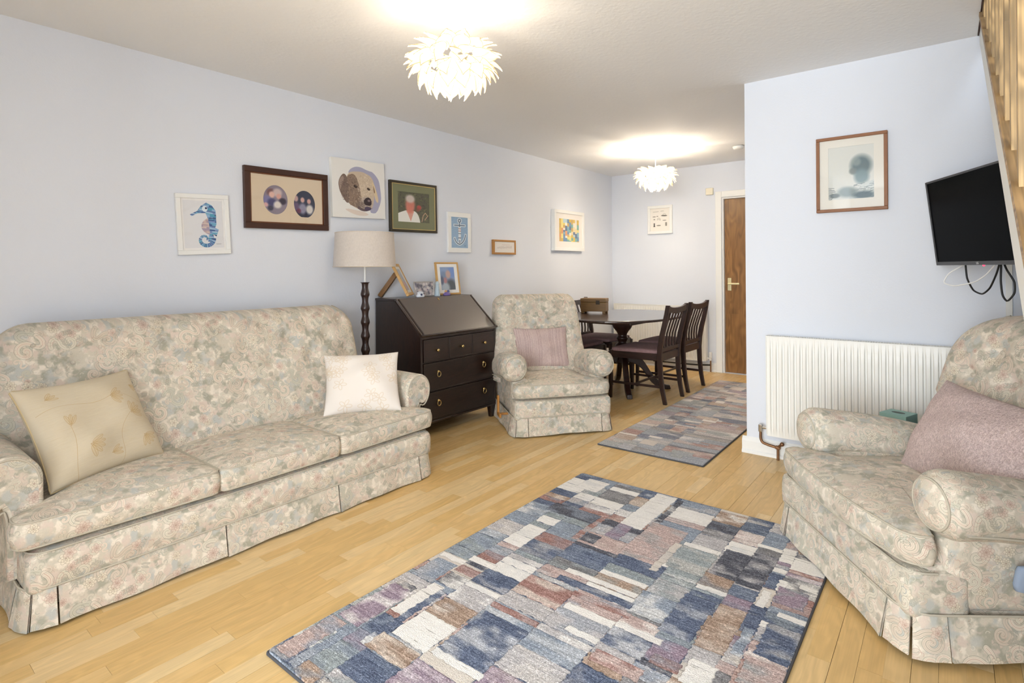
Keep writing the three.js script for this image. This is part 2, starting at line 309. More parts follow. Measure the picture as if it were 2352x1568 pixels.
const pinkStripe = std('#ffffff', 0.9, { map: tex(canvas(512, 384, (c, w, h) => {
  reseed(37); c.fillStyle = '#c6b0ab'; c.fillRect(0, 0, w, h);
  for (let x = 0; x < w; x += 9) { c.fillStyle = `rgba(${rnd() < 0.5 ? '224,205,196' : '166,136,132'},${rr(0.25, 0.6)})`; c.fillRect(x + rr(0, 3), 0, rr(2.5, 5), h); }
  for (let i = 0; i < 5000; i++) { c.fillStyle = `rgba(${rnd() < 0.5 ? '230,214,206' : '150,122,120'},0.22)`; c.fillRect(rr(0, w), rr(0, h), 2, rr(3, 16)); }
})), bumpMap: weave, bumpScale: 0.0008 });
const pinkPlush = phys({ color: '#ffffff', roughness: 0.95, sheen: 0.2, sheenColor: new THREE.Color('#f3dcd8'), sheenRoughness: 0.5, map: pixelTex(512, 512, (x, y) => { const n = 34 * (fbm(x / 5, y / 12, 3, 64) - 0.5) + 46 * (vnoise(x / 1.7, y / 4, 256) - 0.5); return [202 + n, 181 + n, 176 + n]; }, true, 0), bumpMap: pixelTex(256, 256, (x, y) => 255 * fbm(x / 3, y / 5, 3, 64), false, 0.3), bumpScale: 0.004 });
const seatPad = std('#ffffff', 0.85, { map: cloth([142, 112, 112]) });

// rugs: dyed blocks of pile, streaked across the width
const RUGCOL = { W: [240, 236, 230], C: [218, 209, 198], D: [84, 86, 96], N: [90, 101, 124], G: [142, 152, 166], L: [152, 134, 148], P: [190, 168, 162], T: [150, 158, 160], B: [168, 144, 126], R: [158, 120, 112], K: [126, 125, 127], S: [188, 184, 184] };
function rugCanvas(pw, ph, scale, blocks, fade, seed) {       // scale: pixels per metre; block rows [u0, v0, u1, v1, kind]
  return canvas(pw, ph, (c, w, h) => {
    reseed(seed);
    const base = Array.from({ length: w * h * 3 });
    const own = new Int16Array(w * h);
    const list = [];
    const xs = [0, 0.14, 0.24, 0.4, 0.6, 0.8, 0.93, 1.04, 1.13, 1.18, 1.31].map((v) => v * scale).filter((v) => v < w + 40); xs[xs.length - 1] = w;
    const kinds = 'NGKPTBRLSDCGNTPWSRBWGS';
    for (let i = 0; i < xs.length - 1; i++) { let y = 0; while (y < h) { const L = rr(0.025, 0.14) * scale; list.push([xs[i], y, xs[i + 1], y + L, kinds[floor(rnd() * kinds.length)]]); y += L; } }
    for (const b of blocks) { let [u0, v0, u1, v1, k] = b; if (v1 - v0 < 0.03) { const m = (v0 + v1) / 2; v0 = m - 0.016; v1 = m + 0.016; } if (u1 - u0 < 0.03) { const m = (u0 + u1) / 2; u0 = m - 0.016; u1 = m + 0.016; } list.push([u0 * scale, v0 * scale, u1 * scale, v1 * scale, k]); }
    list.forEach((b, i) => {
      b.seed = rr(0, 200); b.second = RUGCOL['SGSWTWCG'[floor(rnd() * 8)]]; b.mix = rr(0.3, 0.85);
      for (let y = max(0, floor(b[1])); y < min(h, b[3]); y++) for (let x = max(0, floor(b[0] - 2)); x < min(w, b[2] + 2); x++) {
        const wob = 5 * (vnoise(y / 9 + b.seed, 3) - 0.5), woy = 6 * (vnoise(x / 12 + b.seed, 8) - 0.5);
        if (x + wob >= b[0] && x + wob < b[2] && y + woy >= b[1] && y + woy < b[3]) own[y * w + x] = i;
      }
    });
    const im = c.createImageData(w, h);
    for (let y = 0; y < h; y++) for (let x = 0; x < w; x++) {
      const b = list[own[y * w + x]], k = RUGCOL[b[4]], pale = b[4] === 'W' || b[4] === 'C';
      const cloud = clamp((fbm(x / 55 + b.seed, y / 30 + b.seed, 3) - 0.42) * 4, 0, 1) * (pale ? 0.12 : b.mix);
      const streak = vnoise(x / 46 + b.seed, y / 1.7) - 0.5, tuft = vnoise(x / 1.9 + 31, y / 1.9 + b.seed) - 0.5, fleck = vnoise(x / 3.1 + 3, y / 2.3);
      const o = ((h - 1 - y) * w + x) * 4;
      const edge = own[y * w + min(w - 1, x + 2)] !== own[y * w + x] || own[min(h - 1, y + 2) * w + x] !== own[y * w + x] ? -22 : 0;
      for (let i = 0; i < 3; i++) {
        let v = lerp(k[i], b.second[i], cloud) + (pale ? 14 : 46) * streak + (pale ? 22 : 62) * tuft + edge;
        if (!pale && fleck > 0.80) v += 34; if (pale && streak < -0.42) v -= 60;
        im.data[o + i] = lerp(v, [196, 188, 184][i], fade);
      }
      im.data[o + 3] = 255;
    }
    c.putImageData(im, 0, 0);
  });
}
const rugBlocks = [[0.08,1.69,0.21,1.84,'W'],[0.47,1.44,0.58,1.88,'W'],[0.59,1.43,0.62,1.86,'D'],[0.47,1.30,0.54,1.45,'L'],[0.59,1.20,0.76,1.55,'P'],[0.78,1.23,0.93,1.43,'T'],[0.75,1.16,0.77,1.43,'C'],[0.78,1.44,0.92,1.46,'W'],[0.95,1.52,1.05,1.55,'W'],[1.03,1.62,1.13,1.63,'W'],[1.13,1.55,1.18,1.56,'W'],[1.13,1.46,1.18,1.47,'W'],[0.94,1.28,1.05,1.51,'D'],[1.04,1.27,1.13,1.56,'D'],[0.93,1.17,1.04,1.17,'W'],[1.13,1.31,1.18,1.43,'N'],[1.14,1.17,1.17,1.29,'W'],[1.18,1.31,1.19,1.40,'W'],[0.92,0.84,1.03,1.10,'N'],[1.04,0.84,1.13,1.11,'B'],[0.79,0.87,0.92,1.02,'G'],[0.49,0.88,0.80,0.92,'N'],[0.49,0.96,0.79,0.97,'W'],[0.60,1.04,0.79,1.04,'W'],[0.61,0.75,0.80,0.79,'W'],[0.80,0.78,0.96,0.79,'W'],[0.59,0.84,0.82,0.85,'R'],[0.68,0.66,0.80,0.67,'W'],[0.81,0.58,0.97,0.64,'R'],[0.96,0.68,1.05,0.73,'R'],[0.80,0.67,0.94,0.77,'N'],[1.06,0.66,1.14,0.78,'W'],[1.19,0.76,1.31,0.89,'P'],[1.20,0.91,1.30,1.10,'N'],[1.15,0.87,1.17,1.03,'G'],[1.21,1.16,1.30,1.17,'W'],[1.24,1.39,1.30,1.39,'W'],[1.18,1.23,1.28,1.35,'L'],[0.38,1.19,0.38,1.40,'R'],[0.40,1.20,0.47,1.28,'D'],[0.11,1.36,0.37,1.46,'D'],[0.02,0.24,0.13,0.49,'L'],[0.14,0.37,0.20,0.58,'W'],[0.24,0.29,0.40,0.44,'W'],[0.10,0.01,0.14,0.22,'G'],[0.01,0.02,0.09,0.23,'P'],[0.01,-0.01,0.15,-0.01,'G'],[0.21,0.20,0.21,0.56,'N'],[0.22,0.20,0.40,0.28,'B'],[0.24,0.45,0.39,0.49,'B'],[0.41,0.33,0.60,0.57,'N'],[0.41,0.31,0.61,0.33,'W'],[0.24,0.68,0.40,0.74,'N'],[0.24,0.64,0.40,0.67,'W'],[0.14,0.69,0.24,0.74,'R'],[0.13,0.78,0.26,0.82,'W'],[0.01,0.74,0.14,0.76,'W'],[0.03,0.49,0.12,0.51,'D'],[0.02,0.57,0.13,0.72,'G'],[0.40,0.60,0.60,0.63,'R']];
const pileBump = pixelTex(256, 256, (x, y) => 255 * (0.5 * vnoise(x / 1.5, y / 1.5, 170) + 0.5 * vnoise(x / 5, y / 2.2, 51)), false, 0.16);
// ---------------------------------------------------------------- the room
function holed(w0, w1, y0, y1, holes, thick) {                 // wall panel in x, y with rectangular openings, thickness along z
  const s = new THREE.Shape([[w0, y0], [w1, y0], [w1, y1], [w0, y1]].map((q) => new THREE.Vector2(...q)));
  for (const [a, b, c, d] of holes) s.holes.push(new THREE.Path([[a, c], [a, d], [b, d], [b, c]].map((q) => new THREE.Vector2(...q))));
  return new THREE.ExtrudeGeometry(s, { depth: thick, bevelEnabled: false });
}
const T = 0.12, DOOR = { x0: -2.03, x1: -1.268, h: 2.0 };
struct('wall_left', bb(XL - T, XL, -0.1, H, -ZF - T, -ZN + T, 0), wallMat);
struct('wall_far', holed(XL - T, XC + T, -0.1, H, [[DOOR.x0 - 0.005, DOOR.x1 + 0.005, 0.0, DOOR.h + 0.005]], T).translate(0, 0, -ZF - T), wallMat);
struct('wall_right', bb(XC, XS + T, -0.1, H, -ZR - T, -ZR, 0), wallMat);
struct('wall_passage', bb(XC, XC + T, -0.1, H, -ZF, -ZR - T, 0), wallMat);
struct('wall_stair', holed(ZN - T, 4.7, -0.1, 4.9, [[1.4, 3.3, 3.2, 4.5]], T).rotateY(PI / 2).translate(XS, 0, 0), wallMat);   // with the landing window's opening over the stairs
// the window wall stands back in a bay behind the photographer; left of it the wall comes forward
struct('wall_near', merge([holed(BAY, XS, -0.1, H, [[WIN.x0, WIN.x1, WIN.y0, WIN.y1]], T).translate(0, 0, -ZN), bb(XL, BAY, -0.1, H, -ZB, -ZB + T, 0), bb(BAY - T, BAY, -0.1, H, -ZB + T, -ZN + T, 0)]), wallMat);
{
  const s = new THREE.Shape([[XL - T, ZN - T], [XS + T, ZN - T], [XS + T, 1.0], [0.122, 1.0], [0.122, ZR + 0.02], [XS + T, ZR + 0.02], [XS + T, ZF + T], [XL - T, ZF + T]].map((q) => new THREE.Vector2(...q)));
  const g = new THREE.ExtrudeGeometry(s, { depth: 0.2, bevelEnabled: false }).rotateX(-PI / 2).translate(0, H, 0);
  struct('ceiling', g, ceilMat);
  // the upper storey's walls round the stair opening
  struct('wall_upper', merge([bb(0.0, 0.1, H + 0.2, 4.9, -4.7, -1.0, 0), bb(0.0, XS, H + 0.2, 4.9, -4.82, -4.7, 0), bb(0.0, XS, H + 0.2, 4.9, -1.0, -0.88, 0), bb(0.0, XS + T, 4.9, 5.0, -4.82, -0.88, 0)]), wallMat);
  struct('trim_1', bb(0.1225, 0.128, H - 0.004, H + 0.2, -ZR + 0.01, -1.0, 0), std('#4b3730', 0.9));
}
// window behind the photographer: frame, mullions, panes, sill
{
  const f = [], { x0, x1, y0, y1 } = WIN, z = -ZN + 0.06, w = 0.055;
  f.push(bb(x0, x1, y0, y0 + w, z - 0.03, z + 0.03), bb(x0, x1, y1 - w, y1, z - 0.03, z + 0.03));
  const win = struct('window_1', merge(f), white);
  for (let i = 0; i <= 3; i++) { const x = lerp(x0, x1 - w, i / 3); part('mullion', bb(x, x + w, y0 + w, y1 - w, z - 0.03, z + 0.03), white, win); }
  const glass = phys({ color: '#ffffff', transmission: 1, roughness: 0, thickness: 0, ior: 1.45 });
  for (let i = 0; i < 3; i++) part('pane', new THREE.PlaneGeometry((x1 - x0 - w) / 3 - w, y1 - y0 - 2 * w).translate(lerp(x0, x1 - w, (i + 0.5) / 3) + w / 2, (y0 + y1) / 2, z), glass, win);
  part('window_sill', bb(x0 - 0.06, x1 + 0.06, y0 - 0.03, y0, -ZN - 0.06, -ZN + 0.1, 0.006), white, win);
  struct('ground', bb(-14, 14, -0.4, -0.2, -ZN + T + 0.02, 22, 0), std('#9a9a92', 0.95));
}
// skirting boards
function skirting(name, len, place) {
  const prof = [[0, 0], [0.026, 0], [0.026, 0.016], [0.02, 0.022], [0.017, 0.024], [0.017, 0.078], [0.013, 0.09], [0.008, 0.096], [0.004, 0.104], [0, 0.104]];
  const g = new THREE.ExtrudeGeometry(new THREE.Shape(prof.map((q) => new THREE.Vector2(...q))), { depth: len, bevelEnabled: false });
  place(g); struct(name, g, white);
}
skirting('baseboard_left', ZF - ZN, (g) => g.translate(XL, 0, -ZF));
skirting('baseboard_far', DOOR.x0 - 0.075 - XL - 0.02, (g) => g.rotateY(-PI / 2).translate(DOOR.x0 - 0.075, 0, -ZF));
skirting('baseboard_right', XS - XC + 0.026, (g) => g.rotateY(-PI / 2).translate(XS, 0, -ZR));
skirting('baseboard_passage', ZF - ZR, (g) => g.rotateY(PI).translate(XC, 0, -ZR));
// door in the far wall
{
  const { x0, x1, h } = DOOR;
  struct('trim_2', merge([bb(x0 - 0.075, x0 - 0.005, 0, h + 0.075, -ZF, -ZF + 0.02, 0.005), bb(x1 + 0.005, x1 + 0.075, 0, h + 0.075, -ZF, -ZF + 0.02, 0.005), bb(x0 - 0.005, x1 + 0.005, h + 0.005, h + 0.075, -ZF, -ZF + 0.02, 0.005)]), white);
  struct('trim_3', merge([bb(x0 - 0.005, x0 + 0.012, 0, h + 0.005, -ZF - 0.1, -ZF - 0.002), bb(x1 - 0.012, x1 + 0.005, 0, h + 0.005, -ZF - 0.1, -ZF - 0.002), bb(x0 + 0.012, x1 - 0.012, h - 0.012, h + 0.005, -ZF - 0.1, -ZF - 0.002)]), white);
  const d = struct('door_1', bb(x0 + 0.014, x1 - 0.014, 0.006, h - 0.014, -ZF - 0.075, -ZF - 0.035, 0.003, 'y'), doorWood);
  const hd = part('door_handle', merge([bb(x0 + 0.045, x0 + 0.085, 0.94, 1.085, -ZF - 0.036, -ZF - 0.026, 0.005), bx(0.018, 0.018, 0.045, x0 + 0.065, 1.02, -ZF - 0.01, 0.006)]), std('#e6dcb0', 0.3, { metalness: 0.4 }), d, 'pale brass lever handle');
  part('lever', bb(x0 + 0.056, x0 + 0.185, 1.009, 1.03, -ZF + 0.004, -ZF + 0.018, 0.007), hd.material, hd);
}
// beech laminate: single strips laid end to end along the room, three to a board
{
  const base = struct('floor', bb(XL, XS, -0.1, -0.009, -ZF - 0.1, -ZN, 0), std('#7a5c39', 0.8));
  const SW = 0.0643, lens = [0.26, 0.33, 0.4, 0.48, 0.56];
  reseed(4242);
  const woods = ['#e9c68a', '#e3bd7c', '#edcd96', '#e2bb7a', '#e7c284', '#ecce98', '#e3bd7d'].map((c) => std(c, 0.4, { map: grainSoft }));
  const geos = lens.map((L) => [0, 1, 2].map(() => bx(SW - 0.0007, 0.009, L - 0.0007, 0, -0.0045, 0, 0, 'z')));
  camera.updateMatrixWorld(true); camera.updateProjectionMatrix();
  const strips = [], far = ZF + 0.03;
  let row = 0;
  for (let x = XL + SW / 2; x < XS - SW / 3; x += SW, row++) {
    let z = ZN - rr(0, 0.5); const gap = row % 3 === 0 ? 0.0011 : 0;
    while (z < far) { const k = floor(rnd() * lens.length), L = lens[k]; if (z + L > ZN && z < far - 0.01 && !(x > XC + 0.1 && z > ZR)) strips.push({ x: x - gap / 2, z: z + L / 2, k, v: floor(rnd() * 3), m: floor(rnd() * woods.length), y: -rr(0, 0.00025) }); z += L; }
  }
  const hidden = (s) => (s.x < -2.42 && s.z > 0.45 && s.z < 2.25) || (s.x > -1.64 && s.x < -0.42 && s.z > 0.9 && s.z < 2.7) || (s.x > -1.85 && s.x < -1.2 && s.z > 3.35 && s.z < 5.9) || s.x < -3.0 || (s.x > XC && s.z > ZR) || (s.x > -0.45 && s.z > 2.3);
  for (const s of strips) {
    const P = [D(s.x - SW / 2, 0, s.z - lens[s.k] / 2), D(s.x + SW / 2, 0, s.z - lens[s.k] / 2), D(s.x + SW / 2, 0, s.z + lens[s.k] / 2), D(s.x - SW / 2, 0, s.z + lens[s.k] / 2)].map((q) => { const c = q.clone().applyMatrix4(camera.matrixWorldInverse); if (c.z > -0.2) return null; return q.project(camera); });
    if (P.some((q) => !q)) { s.a = 0; continue; }
    const mx = P.reduce((a, q) => a + q.x / 4, 0), my = P.reduce((a, q) => a + q.y / 4, 0);
    let ar = 0; for (let i = 0; i < 4; i++) { const a = P[i], b = P[(i + 1) % 4]; ar += a.x * b.y - b.x * a.y; }
    s.a = abs(mx) < 1.02 && abs(my) < 1.02 && !hidden(s) ? abs(ar) : 0;
  }
  strips.sort((a, b) => b.a - a.a);
  const rest = woods.map(() => []);
  strips.forEach((s, i) => {
    if (i < 300 && s.a > 0) { const m = part(i ? `plank_${String(i).padStart(3, '0')}` : 'plank', geos[s.k][s.v], woods[s.m], base); m.position.set(s.x, s.y, -s.z); }
    else rest[s.m].push(geos[s.k][s.v].clone().translate(s.x, s.y, -s.z));
  });
  const full = rest.map((l) => merge(l)), all = mergeGeometries(full, true);
  const m = part('plank_field', all, woods, base); m.userData.kind = 'stuff';
}
// radiators: pressed panel with flutes, side covers, top grille
function radiator(label, [x0, x1], y0, y1, zw, valve) {         // zw: depth of the wall it hangs on
  const r = thing('radiator', label, 'radiator', [(x0 + x1) / 2, 0, -zw]);
  const w = x1 - x0, n = round(w / 0.0335), p = w / n, front = 0.1, pts = [];
  const prof = (x) => { const t = ((x / p) % 1 + 1) % 1, s = (a, b) => clamp((t - a) / (b - a), 0, 1); return 0.012 * (s(0.06, 0.14) - s(0.70, 0.78)); };
  const nu = n * 20;
  const g = grid(nu, 22, (u, v) => {
    const x = lerp(-w / 2, w / 2, u), y = lerp(y0, y1, v), e = clamp(min((y - y0 - 0.045) / 0.012, (y1 - 0.05 - y) / 0.012), 0, 1) * (u > 0.6 / n && u < 1 - 0.6 / n ? 1 : 0);
    return [x, y, front - 0.012 + prof(x + w / 2) * e, x, y];
  });
  part('panel', merge([g, bb(-w / 2, w / 2, y0, y1, front - 0.03, front - 0.014, 0.003)]), radMat, r);
  part('side_cover', bb(-w / 2 - 0.004, -w / 2, y0 + 0.01, y1 + 0.004, 0.03, front - 0.006, 0.001), radMat, r);
  part('side_cover', bb(w / 2, w / 2 + 0.004, y0 + 0.01, y1 + 0.004, 0.03, front - 0.006, 0.001), radMat, r);
  const bars = [bb(-w / 2, w / 2, y1 - 0.002, y1 + 0.003, front - 0.02, front - 0.008, 0), bb(-w / 2, w / 2, y1 - 0.002, y1 + 0.003, 0.03, 0.042, 0)];
  for (let x = -w / 2 + 0.006; x < w / 2; x += 0.0125) bars.push(bb(x, x + 0.004, y1 - 0.004, y1 + 0.003, 0.04, front - 0.018, 0));
  part('top_grille', merge(bars), radMat, r);
  part('rear_panel', bb(-w / 2, w / 2, y0, y1, 0.03, 0.042, 0.003), radMat, r);
  for (const s of [-1, 1]) part('wall_bracket', bx(0.03, 0.3, 0.031, s * (w / 2 - 0.2), (y0 + y1) / 2, 0.0155, 0.001), radMat, r);
  if (valve) valve(r, w, y0);
  return r;
}
radiator('white fluted radiator on the lilac wall behind the floral armchair', [-0.896, 0.16], 0.152, 0.772, ZR, (r, w, y0) => {
  const x = -w / 2 - 0.045;
  part('valve', merge([bx(0.024, 0.05, 0.024, x, y0 + 0.035, 0.06, 0.006), new THREE.CylinderGeometry(0.009, 0.009, 0.05, 12).rotateZ(PI / 2).translate(x + 0.02, y0 + 0.04, 0.06)]), chrome, r);
  part('pipe', tube([V(x, y0 + 0.02, 0.06), V(x, y0 - 0.03, 0.06), V(x + 0.012, y0 - 0.055, 0.06), V(x + 0.05, y0 - 0.066, 0.06), V(x + 0.09, y0 - 0.072, 0.058)], 0.0085, false, 30), copper, r, 'weathered copper feed pipe');
  part('drain_cock', merge([bx(0.03, 0.022, 0.022, x + 0.1, y0 - 0.072, 0.058, 0.006), tube([V(x + 0.1, y0 - 0.07, 0.058), V(x + 0.125, y0 - 0.045, 0.075)], 0.008), new THREE.SphereGeometry(0.013, 12, 8).translate(x + 0.128, y0 - 0.042, 0.077), new THREE.CylinderGeometry(0.008, 0.008, 0.078, 10).translate(x + 0.1, y0 - 0.111, 0.058)]), copper, r);
});
radiator('long white fluted radiator on the far wall behind the dining table', [-3.37, -2.2], 0.125, 0.752, ZF, (r, w, y0) => {
  const x = w / 2 + 0.045;
  part('valve', merge([bx(0.03, 0.07, 0.03, x, y0 + 0.075, 0.06, 0.008), new THREE.CylinderGeometry(0.008, 0.008, 0.05, 12).rotateZ(PI / 2).translate(x - 0.02, y0 + 0.035, 0.06), bx(0.02, 0.04, 0.02, x, y0 + 0.03, 0.06, 0.004)]), white, r);
  part('pipe', tube([V(x, y0 + 0.03, 0.06), V(x, y0 - 0.05, 0.06), V(x, y0 - 0.118, 0.06)], 0.008, false, 20), copper, r);
  part('pipe', tube([V(x, y0 - 0.04, 0.06), V(x - 0.2, y0 - 0.055, 0.055), V(x - 0.7, y0 - 0.06, 0.05)], 0.0085, false, 20), black, r, 'dark pipe run');
});
tag(part('thermostat', bb(-2.21, -2.125, 2.045, 2.125, -ZF, -ZF + 0.03, 0.006), std('#efe6cf', 0.5), scene), 'small cream thermostat box on the wall beside the door', 'thermostat');
tag(part('smoke_alarm', lathe([[0, 0], [0.03, 0], [0.045, 0.006], [0.052, 0.02], [0.052, 0.034], [0, 0.034]], 24).translate(-1.62, H - 0.034, -5.64), white, scene), 'round white smoke alarm on the ceiling above the passage', 'smoke alarm');
tag(part('cable_trunking', bb(0.225, 0.25, 0.105, 1.22, -ZR, -ZR + 0.018, 0.002), whiteMatt, scene), 'narrow white cable trunking running down the wall under the television', 'trunking');

// staircase: closed string with pine capping and balusters, treads, newel
{
  const st = thing('staircase', 'white painted staircase string with pine balusters rising along the right', 'staircase', [0.13, 0, 0]);
  const slope = 0.617, yl = (z) => 1.121 + slope * (z - 1.745), hgt = 0.215, z0 = 0.0, z1 = ZR - 0.012;
  const quad = (za, zb, a, b, x0, x1) => { const s = new THREE.Shape([[za, yl(za) + a], [zb, yl(zb) + a], [zb, yl(zb) + b], [za, yl(za) + b]].map((q) => new THREE.Vector2(...q))); return metreUV(new THREE.ExtrudeGeometry(s, { depth: x1 - x0, bevelEnabled: false }).rotateY(PI / 2).translate(x0, 0, 0), 'z'); };
  part('string', quad(z0 + 0.2, z1, 0, hgt, 0, 0.03), whiteMatt, st, 'white painted outer string');
  part('string', quad(z0 + 0.2, z1, 0, hgt, XS - 0.13 - 0.03, XS - 0.13), whiteMatt, st);
  part('capping', quad(z0 + 0.2, z1, hgt, hgt + 0.032, -0.012, 0.05), pineCap, st, 'bare pine capping rail');
  part('handrail', quad(z0 + 0.2, z1, hgt + 0.86, hgt + 0.92, -0.004, 0.05), pine, st);
  for (let z = 0.45; z < z1 - 0.05; z += 0.192) part('baluster', bb(0.0, 0.036, yl(z) + hgt + 0.02, yl(z) + hgt + 0.872, -z - 0.018, -z + 0.018, 0.002, 'y'), pine, st);
  const n = 13, treadW = XS - 0.13 - 0.06;
  for (let k = 0; k < n; k++) { const z = z0 + 0.28 + k * 0.275, y = yl(z) + 0.06; if (z > z1 - 0.3) break; part('tread', bb(0.03, 0.03 + treadW, y, y + 0.03, -z - 0.28, -z + 0.02, 0.004, 'x'), pineCap, st); part('riser', bb(0.03, 0.03 + treadW, y - 0.14, y, -z - 0.0, -z + 0.012, 0, 'x'), whiteMatt, st); }
  part('newel_post', bb(-0.02, 0.06, 0, 1.15, -0.26, -0.18, 0.006, 'y'), pine, st);
}
// ---------------------------------------------------------------- the floral suite
function skirtPath(hw, depth, r) {
  const p = []; p.push([-hw, -depth]);
  for (let i = 0; i <= 8; i++) { const a = PI + (i / 8) * -PI / 2; p.push([-hw + r + r * cos(a), -r + r * sin(a)]); }
  for (let i = 0; i <= 8; i++) { const a = PI / 2 - (i / 8) * PI / 2; p.push([hw - r + r * cos(a), -r + r * sin(a)]); }
  p.push([hw, -depth]);
  const acc = [0]; for (let i = 1; i < p.length; i++) acc.push(acc[i - 1] + hypot(p[i][0] - p[i - 1][0], p[i][1] - p[i - 1][1]));
  const at = (s) => { let i = 1; while (i < p.length - 1 && acc[i] < s) i++; const t = (s - acc[i - 1]) / (acc[i] - acc[i - 1]), dx = p[i][0] - p[i - 1][0], dz = p[i][1] - p[i - 1][1], l = hypot(dx, dz); return [lerp(p[i - 1][0], p[i][0], t), lerp(p[i - 1][1], p[i][1], t), -dz / l, dx / l]; };
  return { at, len: acc[acc.length - 1], side: depth - r, arc: r * PI / 2 };
}
function skirtPanel(path, s0, s1, y0, y1, flare) {
  const ou = rnd(), ov = rnd(), ph = rr(0, 6), nu = max(4, ceil((s1 - s0) / 0.03));
  const prof = [[0, 0], [0.25, 0], [0.5, 0], [0.75, 0], [1, 0], [1, 1], [0.5, 1], [0, 1], [0, 0]];
  const g = grid(nu, prof.length - 1, (u, v) => {
    const [h, inn] = prof[round(v * (prof.length - 1))], s = lerp(s0, s1, u), [x, z, nx, nz] = path.at(s), k = 1 - h;
    const off = flare * k + 0.004 * k * sin(s * 23 + ph) + 0.004 * k * (abs(u - 0.5) > 0.46 ? 1 : 0) - inn * 0.007;
    return [x + nx * off, lerp(y0, y1, h) + 0.003 * k * sin(s * 9 + ph), z + nz * off, s + ou, lerp(y0, y1, h) + ov];
  }, true);
  return smoothN(g);
}
function backPad(o) {                                          // o: hw, yr (corner radius), y0, y1, z0 (seat), z1 (top), thick, buttons, seam
  const zf = (x, y) => {
    const u = clamp(x / o.hwAt(y), -1, 1), v = clamp((y - o.y0) / (o.y1 - o.y0), 0, 1);
    let d = o.thick * pow(max(0, 1 - pow(abs(u), 9)), 0.42) * pow(max(0, 1 - pow(v, 12)), 0.42);
    const inner = clamp((1 - abs(u)) * 9, 0, 1) * clamp((1 - v) * 8, 0, 1);
    for (const [bx_, by] of o.buttons) { const r2 = (x - bx_) ** 2 + (y - by) ** 2; d -= inner * (0.026 * exp(-r2 / 0.0016) + 0.014 * exp(-r2 / 0.009)); }
    if (o.seam) d -= inner * 0.02 * exp(-(((y - o.seam) / 0.016) ** 2));
    d += 0.02 * exp(-(((y - (o.y0 + 0.12)) / 0.09) ** 2)) * inner;
    return lerp(o.z0, o.z1, pow(v, 0.9)) - o.thick + d;
  };
  const ou = rnd(), ov = rnd();
  const Y = (t) => lerp(o.y0, o.y1, sin(t * PI / 2)), X = (s, y) => sin((s * 2 - 1) * PI / 2) * o.hwAt(y);
  const front = grid(o.nu || 90, 44, (s, t) => { const y = Y(t), x = X(s, y); return [x, y, zf(x, y), x + ou, y + ov]; });
  const rear = grid(24, 24, (s, t) => { const y = Y(t), x = X(s, y), v = (y - o.y0) / (o.y1 - o.y0); return [x, y, lerp(o.z0, o.z1, pow(v, 0.9)) - o.thick, x + ou, y + ov]; }, true);
  return { geo: smoothN(merge([front, rear])), zf };
}
